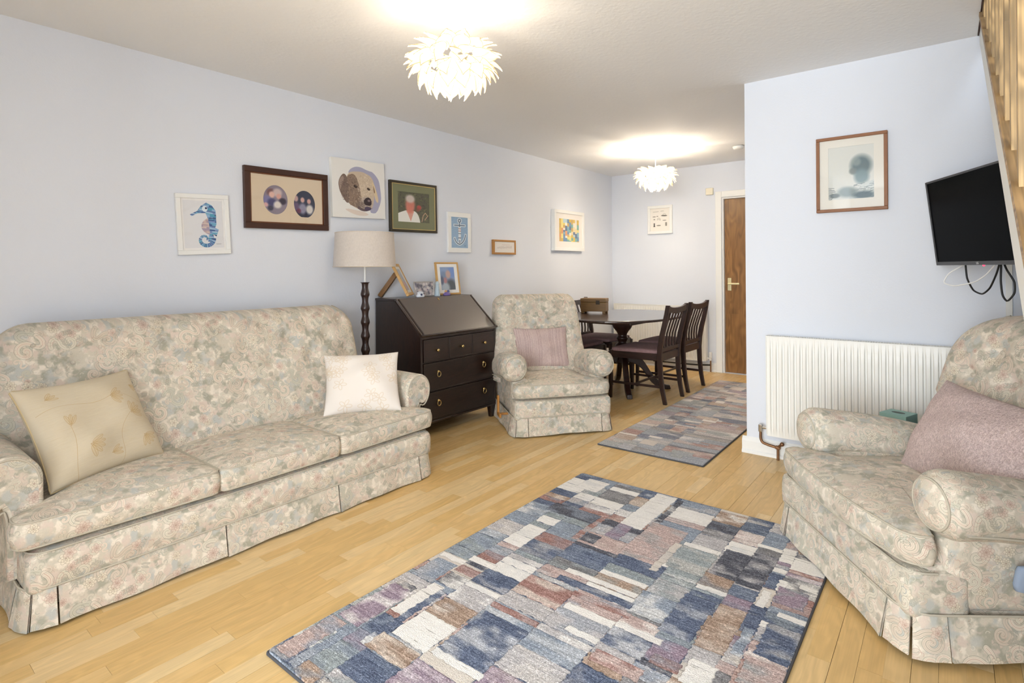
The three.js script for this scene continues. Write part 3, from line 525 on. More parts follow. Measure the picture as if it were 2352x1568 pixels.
function armchairLike(o) {
  const g = thing(o.name, o.label, o.category, [o.at[0], 0, -o.at[1]], o.turn);
  reseed(o.seed); g.position.y = o.lift ?? 0;
  const { hw, depth, mat, pip } = o, path = skirtPath(hw, depth, 0.075);
  part('base', softBox(2 * hw - 0.05, 0.25, depth - 0.05, 0.04).translate(0, 0.165, -depth / 2 - 0.025), mat, g);
  part('front_rail', softBox(2 * hw - 0.008, 0.152, 0.2, o.railR ?? 0.035, { disp: (q) => { q.z += (o.bulge ?? 0.003) * cos(clamp(q.y / 0.076, -1, 1) * PI / 2); } }).translate(0, 0.187, -0.102), mat, g);
  { const top = []; for (let i = 0; i <= 40; i++) { const s = lerp(path.side - 0.02, path.len - path.side + 0.02, i / 40), [x, z, nx, nz] = path.at(s); top.push(V(x - nx * 0.012, 0.256, z - nz * 0.012)); } part('piping', tube(top, 0.0036, false, 120, 6), pip, g); }
  const loop = []; for (let i = 0; i <= 60; i++) { const [x, z, nx, nz] = path.at(i / 60 * path.len); loop.push(V(x + nx * 0.002, 0.139, z + nz * 0.002)); }
  part('piping', tube(loop, 0.0038, false, 150, 6), pip, g);
  const frontS = path.side + path.arc, cuts = [0, path.side * 0.5, path.side - 0.04, path.side + path.arc * 0.5, ...o.splits.map((x) => frontS + (x + hw - 0.075)), frontS + 2 * hw - 0.15 + path.arc * 0.5, path.len - path.side + 0.04, path.len - path.side * 0.5, path.len];
  for (let i = 0; i < cuts.length - 1; i++) part('skirt_panel', skirtPanel(path, cuts[i] + 0.003, cuts[i + 1] - 0.003, 0.006 + rr(0, 0.006), 0.137, o.flare ?? 0.016), mat, g);
  // seat cushions
  for (const c of o.cushions) {
    const ol = roundPoly(c, 0.035);
    const cu = part('seat_cushion', puffy(ol, 0.28, 0.368, { crown: o.crown ?? 0.032, bulge: o.cushBulge ?? 0.01 }), mat, g);
    const pp = ol.filter((_, i) => i % 2 === 0);
    part('piping', tube(pp.map((q) => V(q[0], 0.368, q[1])), 0.0036, true, pp.length * 2, 6), pip, cu);
    part('piping', tube(pp.map((q) => V(q[0], 0.281, q[1])), 0.0036, true, pp.length * 2, 6), pip, cu);
  }
  // back
  const b = o.back, bp = backPad(b);
  const bk = part('backrest', bp.geo, mat, g);
  for (const [x, y] of b.buttons) part('button', new THREE.SphereGeometry(0.0105, 10, 6).scale(1, 1, 0.5).translate(x, y, bp.zf(x, y) + 0.002), mat, bk);
  { const rim = []; for (let t = 0; t <= 1; t += 0.05) { const y = lerp(b.y0, b.y1 - 0.004, sin(t * PI / 2)); rim.push(V(b.hwAt(y) * 0.998, y, lerp(b.z0, b.z1, pow((y - b.y0) / (b.y1 - b.y0), 0.9)) - b.thick + 0.03)); }
    for (const s of [-1, 1]) part('piping', tube(rim.map((q) => V(q.x * s, q.y, q.z)), 0.0045, false, 40, 6), pip, bk); }
  // arms
  for (const s of [-1, 1]) {
    if (o.arm.roll) {
      const a = o.arm, sh = new THREE.Shape(), h = a.y1 - 0.095;
      sh.moveTo(0, 0.14); sh.lineTo(0, h); sh.absarc(0.098, h, 0.098, PI, -0.75, true); sh.quadraticCurveTo(0.14, h - 0.1, 0.112, h - 0.075); sh.quadraticCurveTo(0.1, h - 0.1, 0.1, h - 0.14); sh.lineTo(0.1, 0.14); sh.lineTo(0, 0.14);
      let geo = extr(sh, a.zf - a.zb, 0.016, { bs: 4, cs: 20 }).translate(0, 0, a.zb); geo = geo.toNonIndexed ? geo : geo;
      if (s < 0) { geo.scale(-1, 1, 1); const ix = geo.attributes; for (let i = 0; i < ix.position.count; i += 3) for (const k of ['position', 'normal', 'uv']) { const at = ix[k], n = at.itemSize; for (let q = 0; q < n; q++) { const t = at.array[(i + 1) * n + q]; at.array[(i + 1) * n + q] = at.array[(i + 2) * n + q]; at.array[(i + 2) * n + q] = t; } } }
      geo.translate(s * a.x0, 0, 0); smoothN(geo);
      const am = part('arm', geo, mat, g);
      const line = sh.getPoints(24).slice(1, -2).map((q) => V(s * (a.x0 + 0.012 + q.x * 0.86), q.y - 0.008, a.zf - 0.001));
      part('piping', tube(line, 0.004, false, 90, 6), pip, am);
    } else {
      const a = o.arm, L = a.zf - a.zb, w = a.x1 - a.x0, hh = a.y1 - a.y0;
      const am = part('arm', merge([
        softBox(0.13, 0.27, L - 0.05, 0.04).translate(s * (hw - 0.075), 0.265, (a.zf + a.zb) / 2 - 0.02),
        softBox(w, hh, L, min(w, hh) * 0.47, { disp: (q) => { const t = clamp(0.5 - q.z / L, 0, 1), f = 1 + (o.arm.swell ?? 0.06) * exp(-((t / 0.18) ** 2)); q.x *= f; q.y = q.y * f - (o.arm.drop ?? 0.055) * t * t; } }).translate(s * (a.x0 + w / 2), (a.y0 + a.y1) / 2, (a.zf + a.zb) / 2),
      ]), mat, g);
      const ring = []; for (let i = 0; i < 26; i++) { const t = i / 26 * 2 * PI; ring.push(V(s * (a.x0 + w / 2) + cos(t) * w * 0.4, (a.y0 + a.y1) / 2 + sin(t) * hh * 0.4, a.zf - 0.024)); }
      part('piping', tube(ring, 0.004, true, 60, 6), pip, am);
      const edge = []; for (let i = 0; i <= 12; i++) { const z = lerp(a.zf - 0.07, a.zb + 0.05, i / 12), t = clamp((a.zf - z) / L, 0, 1); edge.push(V(s * (a.x1 - 0.012), a.y0 + 0.035 - (a.drop ?? 0.055) * t * t, z)); }
      part('piping', tube(edge, 0.004, false, 30, 6), pip, am);
    }
  }
  return g;
}
const corner = (hw, yTop, R, taper = 0) => (y) => { const k = max(0, y - (yTop - R)); return hw - taper * max(0, y - 0.5) - R + sqrt(max(0, R * R - k * k)) * 0.999 + 0.001; };

// three-seat sofa along the left wall
{
  const tuft = []; for (const [y, n, off] of [[0.70, 7, 0], [0.80, 6, 0.5], [0.885, 7, 0]]) for (let i = 0; i < n; i++) tuft.push([(i + off - 3) * 0.252, y]);
  const ear = 0.935, inn = 0.82, zf = 0.004, zb = -0.56, armz = -0.135;
  armchairLike({ name: 'sofa', label: 'three-seat sofa in faded floral tapestry with buttoned back along the left wall', category: 'sofa', at: [-2.385, 1.333], turn: PI / 2, seed: 9, hw: 0.915, bulge: 0.008, railR: 0.04, depth: 0.82, mat: tapestry, pip: pipingPale,
    splits: [-0.83, -0.272, 0.272, 0.80],
    cushions: [
      [[-0.293, zf], [-0.293, zb], [-inn, zb], [-inn, armz], [-ear, armz + 0.01], [-ear, zf - 0.02, 0.07]],
      [[0.287, zf], [0.287, zb], [-0.287, zb], [-0.287, zf]],
      [[ear, zf - 0.02, 0.07], [ear, armz + 0.01], [inn, armz], [inn, zb], [0.293, zb], [0.293, zf]],
    ],
    back: { hwAt: corner(0.89, 0.975, 0.15), y0: 0.30, y1: 0.975, z0: -0.46, z1: -0.665, thick: 0.19, buttons: tuft, seam: 0.585, nu: 150 },
    arm: { roll: true, x0: 0.835, y1: 0.565, zf: -0.14, zb: -0.70 } });
}
const PH = (deg) => { const a = deg * PI / 180; return atan2(-cos(a), sin(a)); };
const tcushion = (ear, inn, zb, armz, bow) => [[ear - 0.02, -0.012, 0.05], [ear, armz + 0.012, 0.03], [inn, armz, 0.02], [inn, zb], [-inn, zb], [-inn, armz, 0.02], [-ear, armz + 0.012, 0.03], [-ear + 0.02, -0.012, 0.05], [-ear * 0.45, bow, 0.2], [ear * 0.45, bow, 0.2]];
// armchair on the right, half under the stairs
armchairLike({ name: 'armchair', label: 'floral tapestry armchair in front of the radiator holding a plush pink cushion', category: 'armchair', at: [-0.36, 2.39], turn: PH(36.5), seed: 21, lift: 0.011, hw: 0.435, depth: 0.84, mat: tapestry, pip: pipingPale, flare: 0.018,
  splits: [-0.335, 0.335], crown: 0.034,
  cushions: [tcushion(0.43, 0.305, -0.6, -0.1, 0.02)],
  back: { hwAt: corner(0.41, 0.985, 0.2, 0.06), y0: 0.30, y1: 0.985, z0: -0.5, z1: -0.72, thick: 0.18, buttons: [[-0.2, 0.74], [0, 0.74], [0.2, 0.74], [-0.1, 0.845], [0.1, 0.845]], seam: 0.62 },
  arm: { swell: 0.12, drop: 0.1, x0: 0.29, x1: 0.485, y0: 0.36, y1: 0.55, zf: -0.075, zb: -0.72 } });
// recliner beside the bureau
const recliner = armchairLike({ name: 'recliner', label: 'pale floral recliner with buttoned back between the bureau and the dining table', category: 'armchair', at: [-2.19, 3.362], turn: PH(142), seed: 33, hw: 0.375, depth: 0.80, mat: tapestry, pip: pipingPale, flare: 0.016,
  splits: [-0.275, 0.285], crown: 0.03,
  cushions: [tcushion(0.37, 0.25, -0.58, -0.1, 0.008)],
  back: { hwAt: corner(0.4, 0.985, 0.09, 0.09), y0: 0.30, y1: 0.985, z0: -0.47, z1: -0.66, thick: 0.17, buttons: [[-0.19, 0.7], [0, 0.7], [0.19, 0.7], [-0.1, 0.8], [0.1, 0.8], [-0.19, 0.89], [0, 0.89], [0.19, 0.89]], seam: 0.6 },
  arm: { x0: 0.245, x1: 0.44, y0: 0.375, y1: 0.58, zf: -0.06, zb: -0.56 } });
part('recline_lever', merge([bx(0.016, 0.14, 0.03, -0.45, 0.2, -0.2, 0.006), bx(0.016, 0.03, 0.1, -0.45, 0.135, -0.17, 0.006), bx(0.08, 0.016, 0.016, -0.415, 0.13, -0.2, 0.004)]), std('#b9813f', 0.45, { map: grainSoft }), recliner, 'varnished wooden lever');

// loose cushions
function pillowGeo(w, h, t, o = {}) {
  const ph = rr(0, 9), n = 30, S = (s) => sin((s * 2 - 1) * PI / 2);
  const sheet = (sg) => grid(n, n, (a, b) => {
    const u = S(a), v = S(b), k = o.pull ?? 0.07;
    const x = u * w / 2 * (1 - k * (1 - v * v)), y = v * h / 2 * (1 - k * (1 - u * u));
    const f = pow((1 - u * u) * (1 - v * v), 0.46);
    const wr = 0.008 * f * (sin(u * 5 + v * 3 + ph) + sin(v * 7 - u * 4 + ph * 2)) + 0.012 * f * (vnoise(u * 2.2 + ph, v * 2.2 + ph) - 0.5);
    return [x, y, sg * (t / 2 * f + 0.002) + wr, (u + 1) / 2, (v + 1) / 2];
  }, sg < 0);
  return smoothN(merge([sheet(1), sheet(-1)]));
}
function pillow(label, mat, [w, h, t], BL, BR, top, lift = 0.5, rim) {
  const x = BR.clone().sub(BL).normalize(), m = BL.clone().add(BR).multiplyScalar(0.5), up = top.clone().sub(m); up.addScaledVector(x, -up.dot(x)).normalize();
  const nrm = x.clone().cross(up), o = thing('cushion', label, 'cushion');
  o.position.copy(m).addScaledVector(up, h / 2 * 0.97).addScaledVector(nrm, t * (lift - 0.5));
  o.quaternion.setFromRotationMatrix(new THREE.Matrix4().makeBasis(x, up, nrm));
  part('cover', pillowGeo(w, h, t), mat, o);
  if (rim) { const k = 0.07, pts = [], add = (u, v) => pts.push(V(u * w / 2 * (1 - k * (1 - v * v)), v * h / 2 * (1 - k * (1 - u * u)), 0)); for (let i = 0; i < 12; i++) add(-1 + i / 6, -1); for (let i = 0; i < 12; i++) add(1, -1 + i / 6); for (let i = 0; i < 12; i++) add(1 - i / 6, 1); for (let i = 0; i < 12; i++) add(-1, 1 - i / 6); part('piping', tube(pts, 0.003, true, 120, 6), rim, o); }
  return o;
}
reseed(61);
pillow('gold cushion embroidered with leaves leaning in the sofa corner', goldCushion, [0.47, 0.42, 0.17], D(-2.60, 0.392, 0.535), D(-2.775, 0.392, 0.955), D(-2.86, 0.72, 0.66), 0.5, std('#c8b48c', 0.85));
pillow('plain cream cushion leaning against the far arm of the sofa', creamCushion, [0.43, 0.365, 0.16], D(-2.735, 0.392, 1.745), D(-2.49, 0.392, 2.10), D(-2.75, 0.70, 2.05));
pillow('dusty pink ribbed cushion on the pale recliner', pinkStripe, [0.46, 0.34, 0.13], D(-2.735, 0.40, 3.49), D(-2.445, 0.40, 3.84), D(-2.675, 0.70, 3.73));
pillow('plush dusty pink cushion on the armchair by the radiator', pinkPlush, [0.52, 0.39, 0.22], D(-0.16, 0.40, 2.74), D(0.17, 0.37, 2.33), D(0.14, 0.72, 2.64));
{
  const g = thing('folded_cloth', 'pale blue cloth tucked against the side of the right-hand armchair', 'cloth', [0, 0, 0]);
  g.position.copy(D(0.2, 0.235, 2.23)); g.rotation.y = PH(36.5);
  part('cloth', softBox(0.03, 0.085, 0.13, 0.014, { disp: (q) => { q.x += 0.006 * sin(q.z * 50) + 0.006 * sin(q.y * 40); } }).translate(0.0, 0.0425, 0), std('#93a2b8', 0.9), g);
}
// ---------------------------------------------------------------- rugs
{
  const rug = thing('area_rug', 'large patchwork rug in blue, cream and rose blocks on the laminate floor', 'rug', [-1.68, 0, -0.87]);
  const rugTex = tex(rugCanvas(910, 1323, 700, rugBlocks, 0.0, 6));
  const R = 0.02, w = 1.3, h = 1.89, s = new THREE.Shape(); s.moveTo(R, 0); s.lineTo(w - R, 0); s.quadraticCurveTo(w, 0, w, R); s.lineTo(w, h - R); s.quadraticCurveTo(w, h, w - R, h); s.lineTo(R, h); s.quadraticCurveTo(0, h, 0, h - R); s.lineTo(0, R); s.quadraticCurveTo(0, 0, R, 0);
  const g = new THREE.ExtrudeGeometry(s, { depth: 0.010, bevelEnabled: true, bevelSize: 0.002, bevelThickness: 0.002, bevelOffset: -0.002, bevelSegments: 2 }); const p = g.attributes.position, uv = g.attributes.uv; for (let i = 0; i < p.count; i++) uv.setXY(i, p.getX(i) / w, p.getY(i) / h);
  const pb = pileBump.clone(); pb.repeat.set(w / 0.16, h / 0.16); pb.needsUpdate = true;
  part('pile', g.rotateX(-PI / 2).translate(0, 0.003, 0), std('#ffffff', 0.95, { map: rugTex, bumpMap: pb, bumpScale: 0.004 }), rug);
  const ed = std('#4a4b50', 0.9);
  part('bound_edge', merge([bb(-0.004, 0.004, 0, 0.010, -h, 0, 0.002), bb(w - 0.004, w + 0.005, 0, 0.011, -h, 0, 0.002), bb(0, w, 0, 0.010, -0.004, 0.004, 0.002), bb(0, w, 0, 0.010, -h - 0.004, -h + 0.004, 0.002)]), ed, rug, 'dark bound edge');
  const run = thing('runner_rug', 'long faded patchwork runner beside the dining chairs', 'rug', [-1.885, 0, -3.305], 0.012);
  const rb = []; reseed(99); for (let i = 0; i < 46; i++) { const u = rr(0, 0.6), v = rr(0, 2.6); rb.push([u, v, u + rr(0.06, 0.2), v + rr(0.02, 0.14), 'WWCGNPSTRBL'[floor(rnd() * 11)]]); }
  const rt = tex(rugCanvas(360, 1330, 500, rb, 0.35, 17)), w2 = 0.715, h2 = 2.64;
  const g2 = bb(0, w2, 0.001, 0.011, -h2, 0, 0.003), p2 = g2.attributes.position, u2 = g2.attributes.uv; for (let i = 0; i < p2.count; i++) u2.setXY(i, p2.getX(i) / w2, -p2.getZ(i) / h2);
  part('pile', g2, std('#ffffff', 0.95, { map: rt }), run);
  part('bound_edge', merge([bb(-0.004, 0.003, 0, 0.009, -h2, 0, 0.002), bb(w2 - 0.003, w2 + 0.005, 0, 0.010, -h2, 0, 0.002), bb(0, w2, 0, 0.009, -0.003, 0.004, 0.002)]), ed, run, 'dark bound edge');
}
// ---------------------------------------------------------------- bureau
{
  const g = thing('bureau', 'dark mahogany writing bureau with sloping fall front against the left wall', 'bureau', [-2.92, 0, -3.047], PI / 2);
  const hw = 0.41, dp = 0.5, prof = [[0, 0.10], [0, 0.725], [-0.275, 0.972], [-dp, 0.972], [-dp, 0.10]];
  for (const s of [-1, 1]) { const q = metreUV(extr(prof, 0.022, 0.002).rotateY(-PI / 2), 'y'); const m = part('side_panel', q, bureauWood, g); m.position.x = s > 0 ? hw : -hw + 0.022; m.scale.z = 1; }
  part('top_board', bb(-hw - 0.006, hw + 0.006, 0.972, 0.99, -dp, -0.265, 0.004, 'x'), bureauWood, g);
  part('back_board', bb(-hw + 0.022, hw - 0.022, 0.1, 0.972, -dp, -dp + 0.01, 0), bureauWood, g);
  const ang = atan2(0.972 - 0.725, 0.275), fl = hypot(0.247, 0.275) + 0.012;
  const flap = part('fall_front', bx(2 * hw - 0.006, 0.02, fl, 0, 0, 0, 0.004, 'x'), flapWood, g); flap.position.set(0, 0.8565, -0.129); flap.rotation.x = ang;
  part('edge_moulding', merge([bx(2 * hw + 0.006, 0.012, 0.014, 0, 0.006, fl / 2 - 0.004, 0.004), bx(0.012, 0.006, fl - 0.02, -hw + 0.02, 0.011, 0, 0.002), bx(0.012, 0.006, fl - 0.02, hw - 0.02, 0.011, 0, 0.002)]), bureauWood, flap);
  part('escutcheon', lathe([[0, 0], [0.012, 0], [0.012, 0.002], [0, 0.003]], 16).scale(0.6, 1, 1).translate(0, 0.0105, -fl / 2 + 0.03), brass, flap, 'small brass keyhole plate');
  part('carcass_rail', merge([bb(-hw + 0.02, hw - 0.02, 0.705, 0.725, -0.3, -0.002), bb(-hw + 0.02, hw - 0.02, 0.533, 0.541, -0.3, -0.003), bb(-hw + 0.02, hw - 0.02, 0.322, 0.33, -0.3, -0.003), bb(-hw + 0.02, hw - 0.02, 0.1, 0.128, -0.3, -0.002)]), bureauWood, g);
  part('plinth_moulding', bb(-hw - 0.004, hw + 0.004, 0.098, 0.114, -dp, 0.007, 0.004), bureauWood, g);
  const knob = lathe([[0, 0], [0.006, 0], [0.005, 0.008], [0.011, 0.014], [0.012, 0.02], [0.008, 0.026], [0, 0.027]], 18).rotateX(PI / 2);
  const ringG = merge([new THREE.TorusGeometry(0.017, 0.003, 8, 22).scale(1, 1.12, 1).translate(0, -0.017, 0.012), lathe([[0, 0], [0.011, 0], [0.009, 0.006], [0.004, 0.012], [0, 0.013]], 16).rotateX(PI / 2)]);
  const drawer = (x0, x1, y0, y1, pulls, geo, pname) => { const d = part('drawer', bb(x0, x1, y0, y1, -0.28, 0.003, 0.003, 'x'), bureauWood, g); part('cock_bead', merge([bb(x0, x1, y0, y0 + 0.004, 0, 0.0055, 0.001), bb(x0, x1, y1 - 0.004, y1, 0, 0.0055, 0.001), bb(x0, x0 + 0.004, y0, y1, 0, 0.0055, 0.001), bb(x1 - 0.004, x1, y0, y1, 0, 0.0055, 0.001)]), bureauWood, d); for (const [x, y] of pulls) { const k = part(pname, geo, brass, d, pname === 'knob' ? 'small brass knob' : 'brass ring pull'); k.position.set(x, y, 0.003); } };
  const w3 = (2 * hw - 0.05) / 3; for (let i = 0; i < 3; i++) { const a = -hw + 0.024 + i * w3; drawer(a + 0.002, a + w3 - 0.002, 0.543, 0.703, [[a + w3 / 2, 0.62]], knob, 'knob'); }
  drawer(-hw + 0.024, hw - 0.024, 0.332, 0.531, [[-0.245, 0.462], [0.25, 0.462]], ringG, 'ring_pull');
  drawer(-hw + 0.024, hw - 0.024, 0.130, 0.320, [[-0.245, 0.252], [0.255, 0.252]], ringG, 'ring_pull');
  for (const [sx, z] of [[-1, -0.03], [1, -0.03], [-1, -dp + 0.03], [1, -dp + 0.03]]) part('leg', loft([V(sx * (hw - 0.03), 0, z), V(sx * (hw - 0.03), 0.1, z)], (t) => [0.017 + 0.013 * t, 0.017 + 0.013 * t]), bureauWood, g);
}
// ---------------------------------------------------------------- dining table, chairs, wooden box
{
  const g = thing('dining_table', 'oval dark wood pedestal dining table with splayed legs', 'table', [-2.565, 0, -5.0]);
  const pts = [], a = 0.545, b = 0.74; for (let i = 0; i < 64; i++) { const t = i / 64 * 2 * PI, c = cos(t), s = sin(t); pts.push([a * Math.sign(c) * pow(abs(c), 0.82), b * Math.sign(s) * pow(abs(s), 0.82)]); }
  const top = metreUV(new THREE.ExtrudeGeometry(new THREE.Shape(pts.map((q) => new THREE.Vector2(...q))), { depth: 0.006, bevelEnabled: true, bevelThickness: 0.009, bevelSize: 0.012, bevelOffset: -0.012, bevelSegments: 4 }).rotateX(-PI / 2).translate(0, 0.727, 0), 'z');
  part('tabletop', top, tableWood, g);
  part('apron', bb(-0.24, 0.24, 0.665, 0.719, -0.3, 0.3, 0.01, 'z'), darkWood, g);
  part('pedestal', lathe(spline([[0.001, 0.25], [0.055, 0.25], [0.062, 0.29], [0.05, 0.33], [0.062, 0.36], [0.078, 0.40], [0.07, 0.44], [0.042, 0.465], [0.05, 0.49], [0.058, 0.51], [0.044, 0.535], [0.058, 0.57], [0.088, 0.61], [0.1, 0.64], [0.1, 0.666], [0.001, 0.668]], 90), 32), darkWood, g);
  for (const q of [35, 125, 215, 305]) {
    const top1 = [[0.03, 0.36], [0.1, 0.37], [0.2, 0.29], [0.3, 0.14], [0.4, 0.055], [0.46, 0.04]], bot = [[0.47, 0.006], [0.44, 0.0], [0.37, 0.012], [0.28, 0.07], [0.19, 0.2], [0.1, 0.26], [0.03, 0.27]];
    const sh = new THREE.Shape([...spline(top1, 18), ...spline(bot, 18)].map((p) => new THREE.Vector2(...p)));
    const m = part('leg', extr(sh, 0.05, 0.008, { bs: 3 }).translate(0, 0, -0.025), darkWood, g); m.rotation.y = q * PI / 180;
  }
}
function diningChair(label) {                                   // origin under the seat, front towards +z
  const g = thing('dining_chair', label, 'chair', [0, 0, 0], 0, 'slatted dining chairs round the oval table');
  const W = 0.225, zb = -0.24, zf = 0.235;
  part('seat_pad', softBox(0.45, 0.045, 0.44, 0.02, { disp: (q) => { q.x *= 1 + 0.06 * (q.z / 0.22); if (q.y > 0) q.y += 0.012 * (1 - (q.x / 0.24) ** 2) * (1 - (q.z / 0.23) ** 2); } }).translate(0, 0.452, 0.005), seatPad, g, 'dusky mauve upholstered seat');
  const rail = (p, q, h, w) => { const d = q.clone().sub(p), L = d.length(), m = bx(w, h, L, 0, 0, 0, 0.004, 'z'); m.applyQuaternion(new THREE.Quaternion().setFromUnitVectors(V(0, 0, 1), d.normalize())).translate((p.x + q.x) / 2, (p.y + q.y) / 2, (p.z + q.z) / 2); return m; };
  part('front_rail', rail(V(-W, 0.41, zf), V(W, 0.41, zf), 0.06, 0.022), darkWood, g);
  part('back_rail', rail(V(-0.19, 0.41, zb), V(0.19, 0.41, zb), 0.07, 0.022), darkWood, g);
  for (const s of [-1, 1]) part('side_rail', rail(V(s * 0.2, 0.412, zb), V(s * W, 0.412, zf), 0.065, 0.022), darkWood, g);
  for (const s of [-1, 1]) {
    part('front_leg', loft([V(s * W, 0, zf + 0.004), V(s * W, 0.2, zf), V(s * W, 0.43, zf)], (t) => [0.014 + 0.006 * t, 0.014 + 0.006 * t]), darkWood, g);
    const pts = [[0, -0.285], [0.12, -0.262], [0.25, -0.247], [0.40, -0.24], [0.5, -0.247], [0.6, -0.265], [0.7, -0.29], [0.8, -0.312], [0.875, -0.325]].map(([y, z]) => V(s * (0.2 + 0.02 * y), y, z));
    part('back_leg', loft(pts, (t) => [0.016, 0.017 + 0.006 * sin(t * PI)]), darkWood, g);
    part('stretcher', rail(V(s * 0.203, 0.15, -0.262), V(s * W, 0.15, zf), 0.022, 0.014), darkWood, g);
  }
  part('cross_stretcher', rail(V(-0.21, 0.15, 0), V(0.21, 0.15, 0), 0.02, 0.014), darkWood, g);
  const crest = new THREE.Shape(); crest.moveTo(-0.232, 0.875); crest.quadraticCurveTo(-0.2, 0.872, -0.15, 0.858); crest.quadraticCurveTo(0, 0.838, 0.15, 0.858); crest.quadraticCurveTo(0.2, 0.872, 0.232, 0.875); crest.lineTo(0.215, 0.826); crest.quadraticCurveTo(0.16, 0.795, 0.1, 0.81); crest.quadraticCurveTo(0, 0.775, -0.1, 0.81); crest.quadraticCurveTo(-0.16, 0.795, -0.215, 0.826); crest.lineTo(-0.232, 0.875);
  part('crest_rail', extr(crest, 0.024, 0.004).translate(0, 0, -0.332), darkWood, g);
  part('lower_rail', bx(0.4, 0.035, 0.02, 0, 0.475, -0.247, 0.004), darkWood, g);
  for (let i = 0; i < 5; i++) { const x = (i - 2) * 0.062; part('slat', loft([[0.47, -0.246], [0.54, -0.243], [0.61, -0.25], [0.7, -0.278], [0.77, -0.302], [0.82, -0.318]].map(([y, z]) => V(x * (0.92 + 0.2 * y), y, z)), [0.011, 0.006]), darkWood, g); }
  return g;
}
{
  const c = diningChair('slatted dark dining chair at the table, the one nearer the recliner and runner rug');
  c.position.copy(D(-2.25, 0, 4.83)); c.rotation.y = -PI / 2;
  const put = (x, z, t, l) => { const k = copyThing(c, l); k.position.copy(D(x, 0, z)); k.rotation.y = t; };
  put(-2.265, 5.43, -PI / 2 - 0.02, 'slatted dark dining chair at the table, the one nearer the door');
  put(-2.98, 5.32, PI / 2, 'slatted dark dining chair against the left wall behind the wooden box');
  put(-2.98, 4.73, PI / 2, 'slatted dark dining chair tucked in behind the recliner');
  const b = thing('wooden_chest', 'small olive brown wooden chest standing on the dining table', 'chest', [-2.88, 0.742, -5.0], 0.30);
  const wood = std('#7b5a2b', 0.5, { map: grainSoft });
  part('chest_body', bb(-0.13, 0.13, 0.022, 0.115, -0.075, 0.075, 0.004), wood, b);
  part('chest_lid', bb(-0.132, 0.132, 0.117, 0.155, -0.077, 0.077, 0.005), wood, b);
  part('lock_plate', bb(0.03, 0.07, 0.095, 0.135, 0.0755, 0.079, 0.001), std('#33291c', 0.5, { metalness: 0.4 }), b, 'dark square lock plate');
  for (const x of [-0.11, 0.11]) for (const z of [-0.058, 0.058]) part('foot', bx(0.03, 0.022, 0.03, x, 0.011, z, 0.004), wood, b);
}
// ---------------------------------------------------------------- floor lamp
{
  const g = thing('floor_lamp', 'unlit floor lamp with pale drum shade and dark bamboo-turned post', 'floor lamp', [-3.2, 0, -2.378]);
  part('lamp_base', lathe([[0, 0], [0.11, 0], [0.112, 0.012], [0.09, 0.026], [0.04, 0.034], [0, 0.036]], 32), darkWood, g);
  const pr = [[0.001, 0.03], [0.03, 0.03]]; let y = 0.06; while (y < 1.10) { pr.push([0.031, y], [0.0235, y + 0.032], [0.0215, y + 0.05], [0.0245, y + 0.075]); y += 0.0975; } pr.push([0.033, 1.118], [0.001, 1.118]);
  part('post', lathe(spline(pr, 260), 26), darkWood, g, 'turned dark wood post like bamboo');
  part('stem', new THREE.CylinderGeometry(0.007, 0.007, 0.26, 12).translate(0, 1.245, 0), white, g);
  part('bulb', lathe(spline([[0.001, 0], [0.014, 0.0], [0.016, 0.03], [0.028, 0.06], [0.028, 0.085], [0.016, 0.105], [0.001, 0.108]], 24), 18).translate(0, 1.29, 0), std('#f2f0ea', 0.4), g);
  const linen = pixelTex(256, 256, (x, y2) => { const n = 16 * (vnoise(x / 1.3, y2 / 20, 196, 12) - 0.5) + 10 * (vnoise(x / 20, y2 / 1.3, 12, 196) - 0.5); return [216 + n, 207 + n, 198 + n]; }, true, 0); linen.wrapS = linen.wrapT = THREE.RepeatWrapping; linen.repeat.set(8, 2);
  part('lamp_shade', lathe([[0.213, 1.226], [0.2, 1.462]], 48), phys({ color: '#ffffff', map: linen, roughness: 1, transmission: 0.18, thickness: 0, side: THREE.DoubleSide }), g, 'pale oatmeal linen drum shade');
  for (const [r, yy] of [[0.213, 1.227], [0.2, 1.461]]) part('shade_rim', new THREE.TorusGeometry(r, 0.0022, 6, 48).rotateX(PI / 2).translate(0, yy, 0), std('#d9cbb8', 0.9), g);
  const spokes = []; for (let k = 0; k < 3; k++) { const a = k * 2.094; spokes.push(tube([V(0.012 * cos(a), 1.30, 0.012 * sin(a)), V(0.1 * cos(a), 1.26, 0.1 * sin(a)), V(0.211 * cos(a), 1.23, 0.211 * sin(a))], 0.002)); }
  part('shade_carrier', merge(spokes), white, g);
}
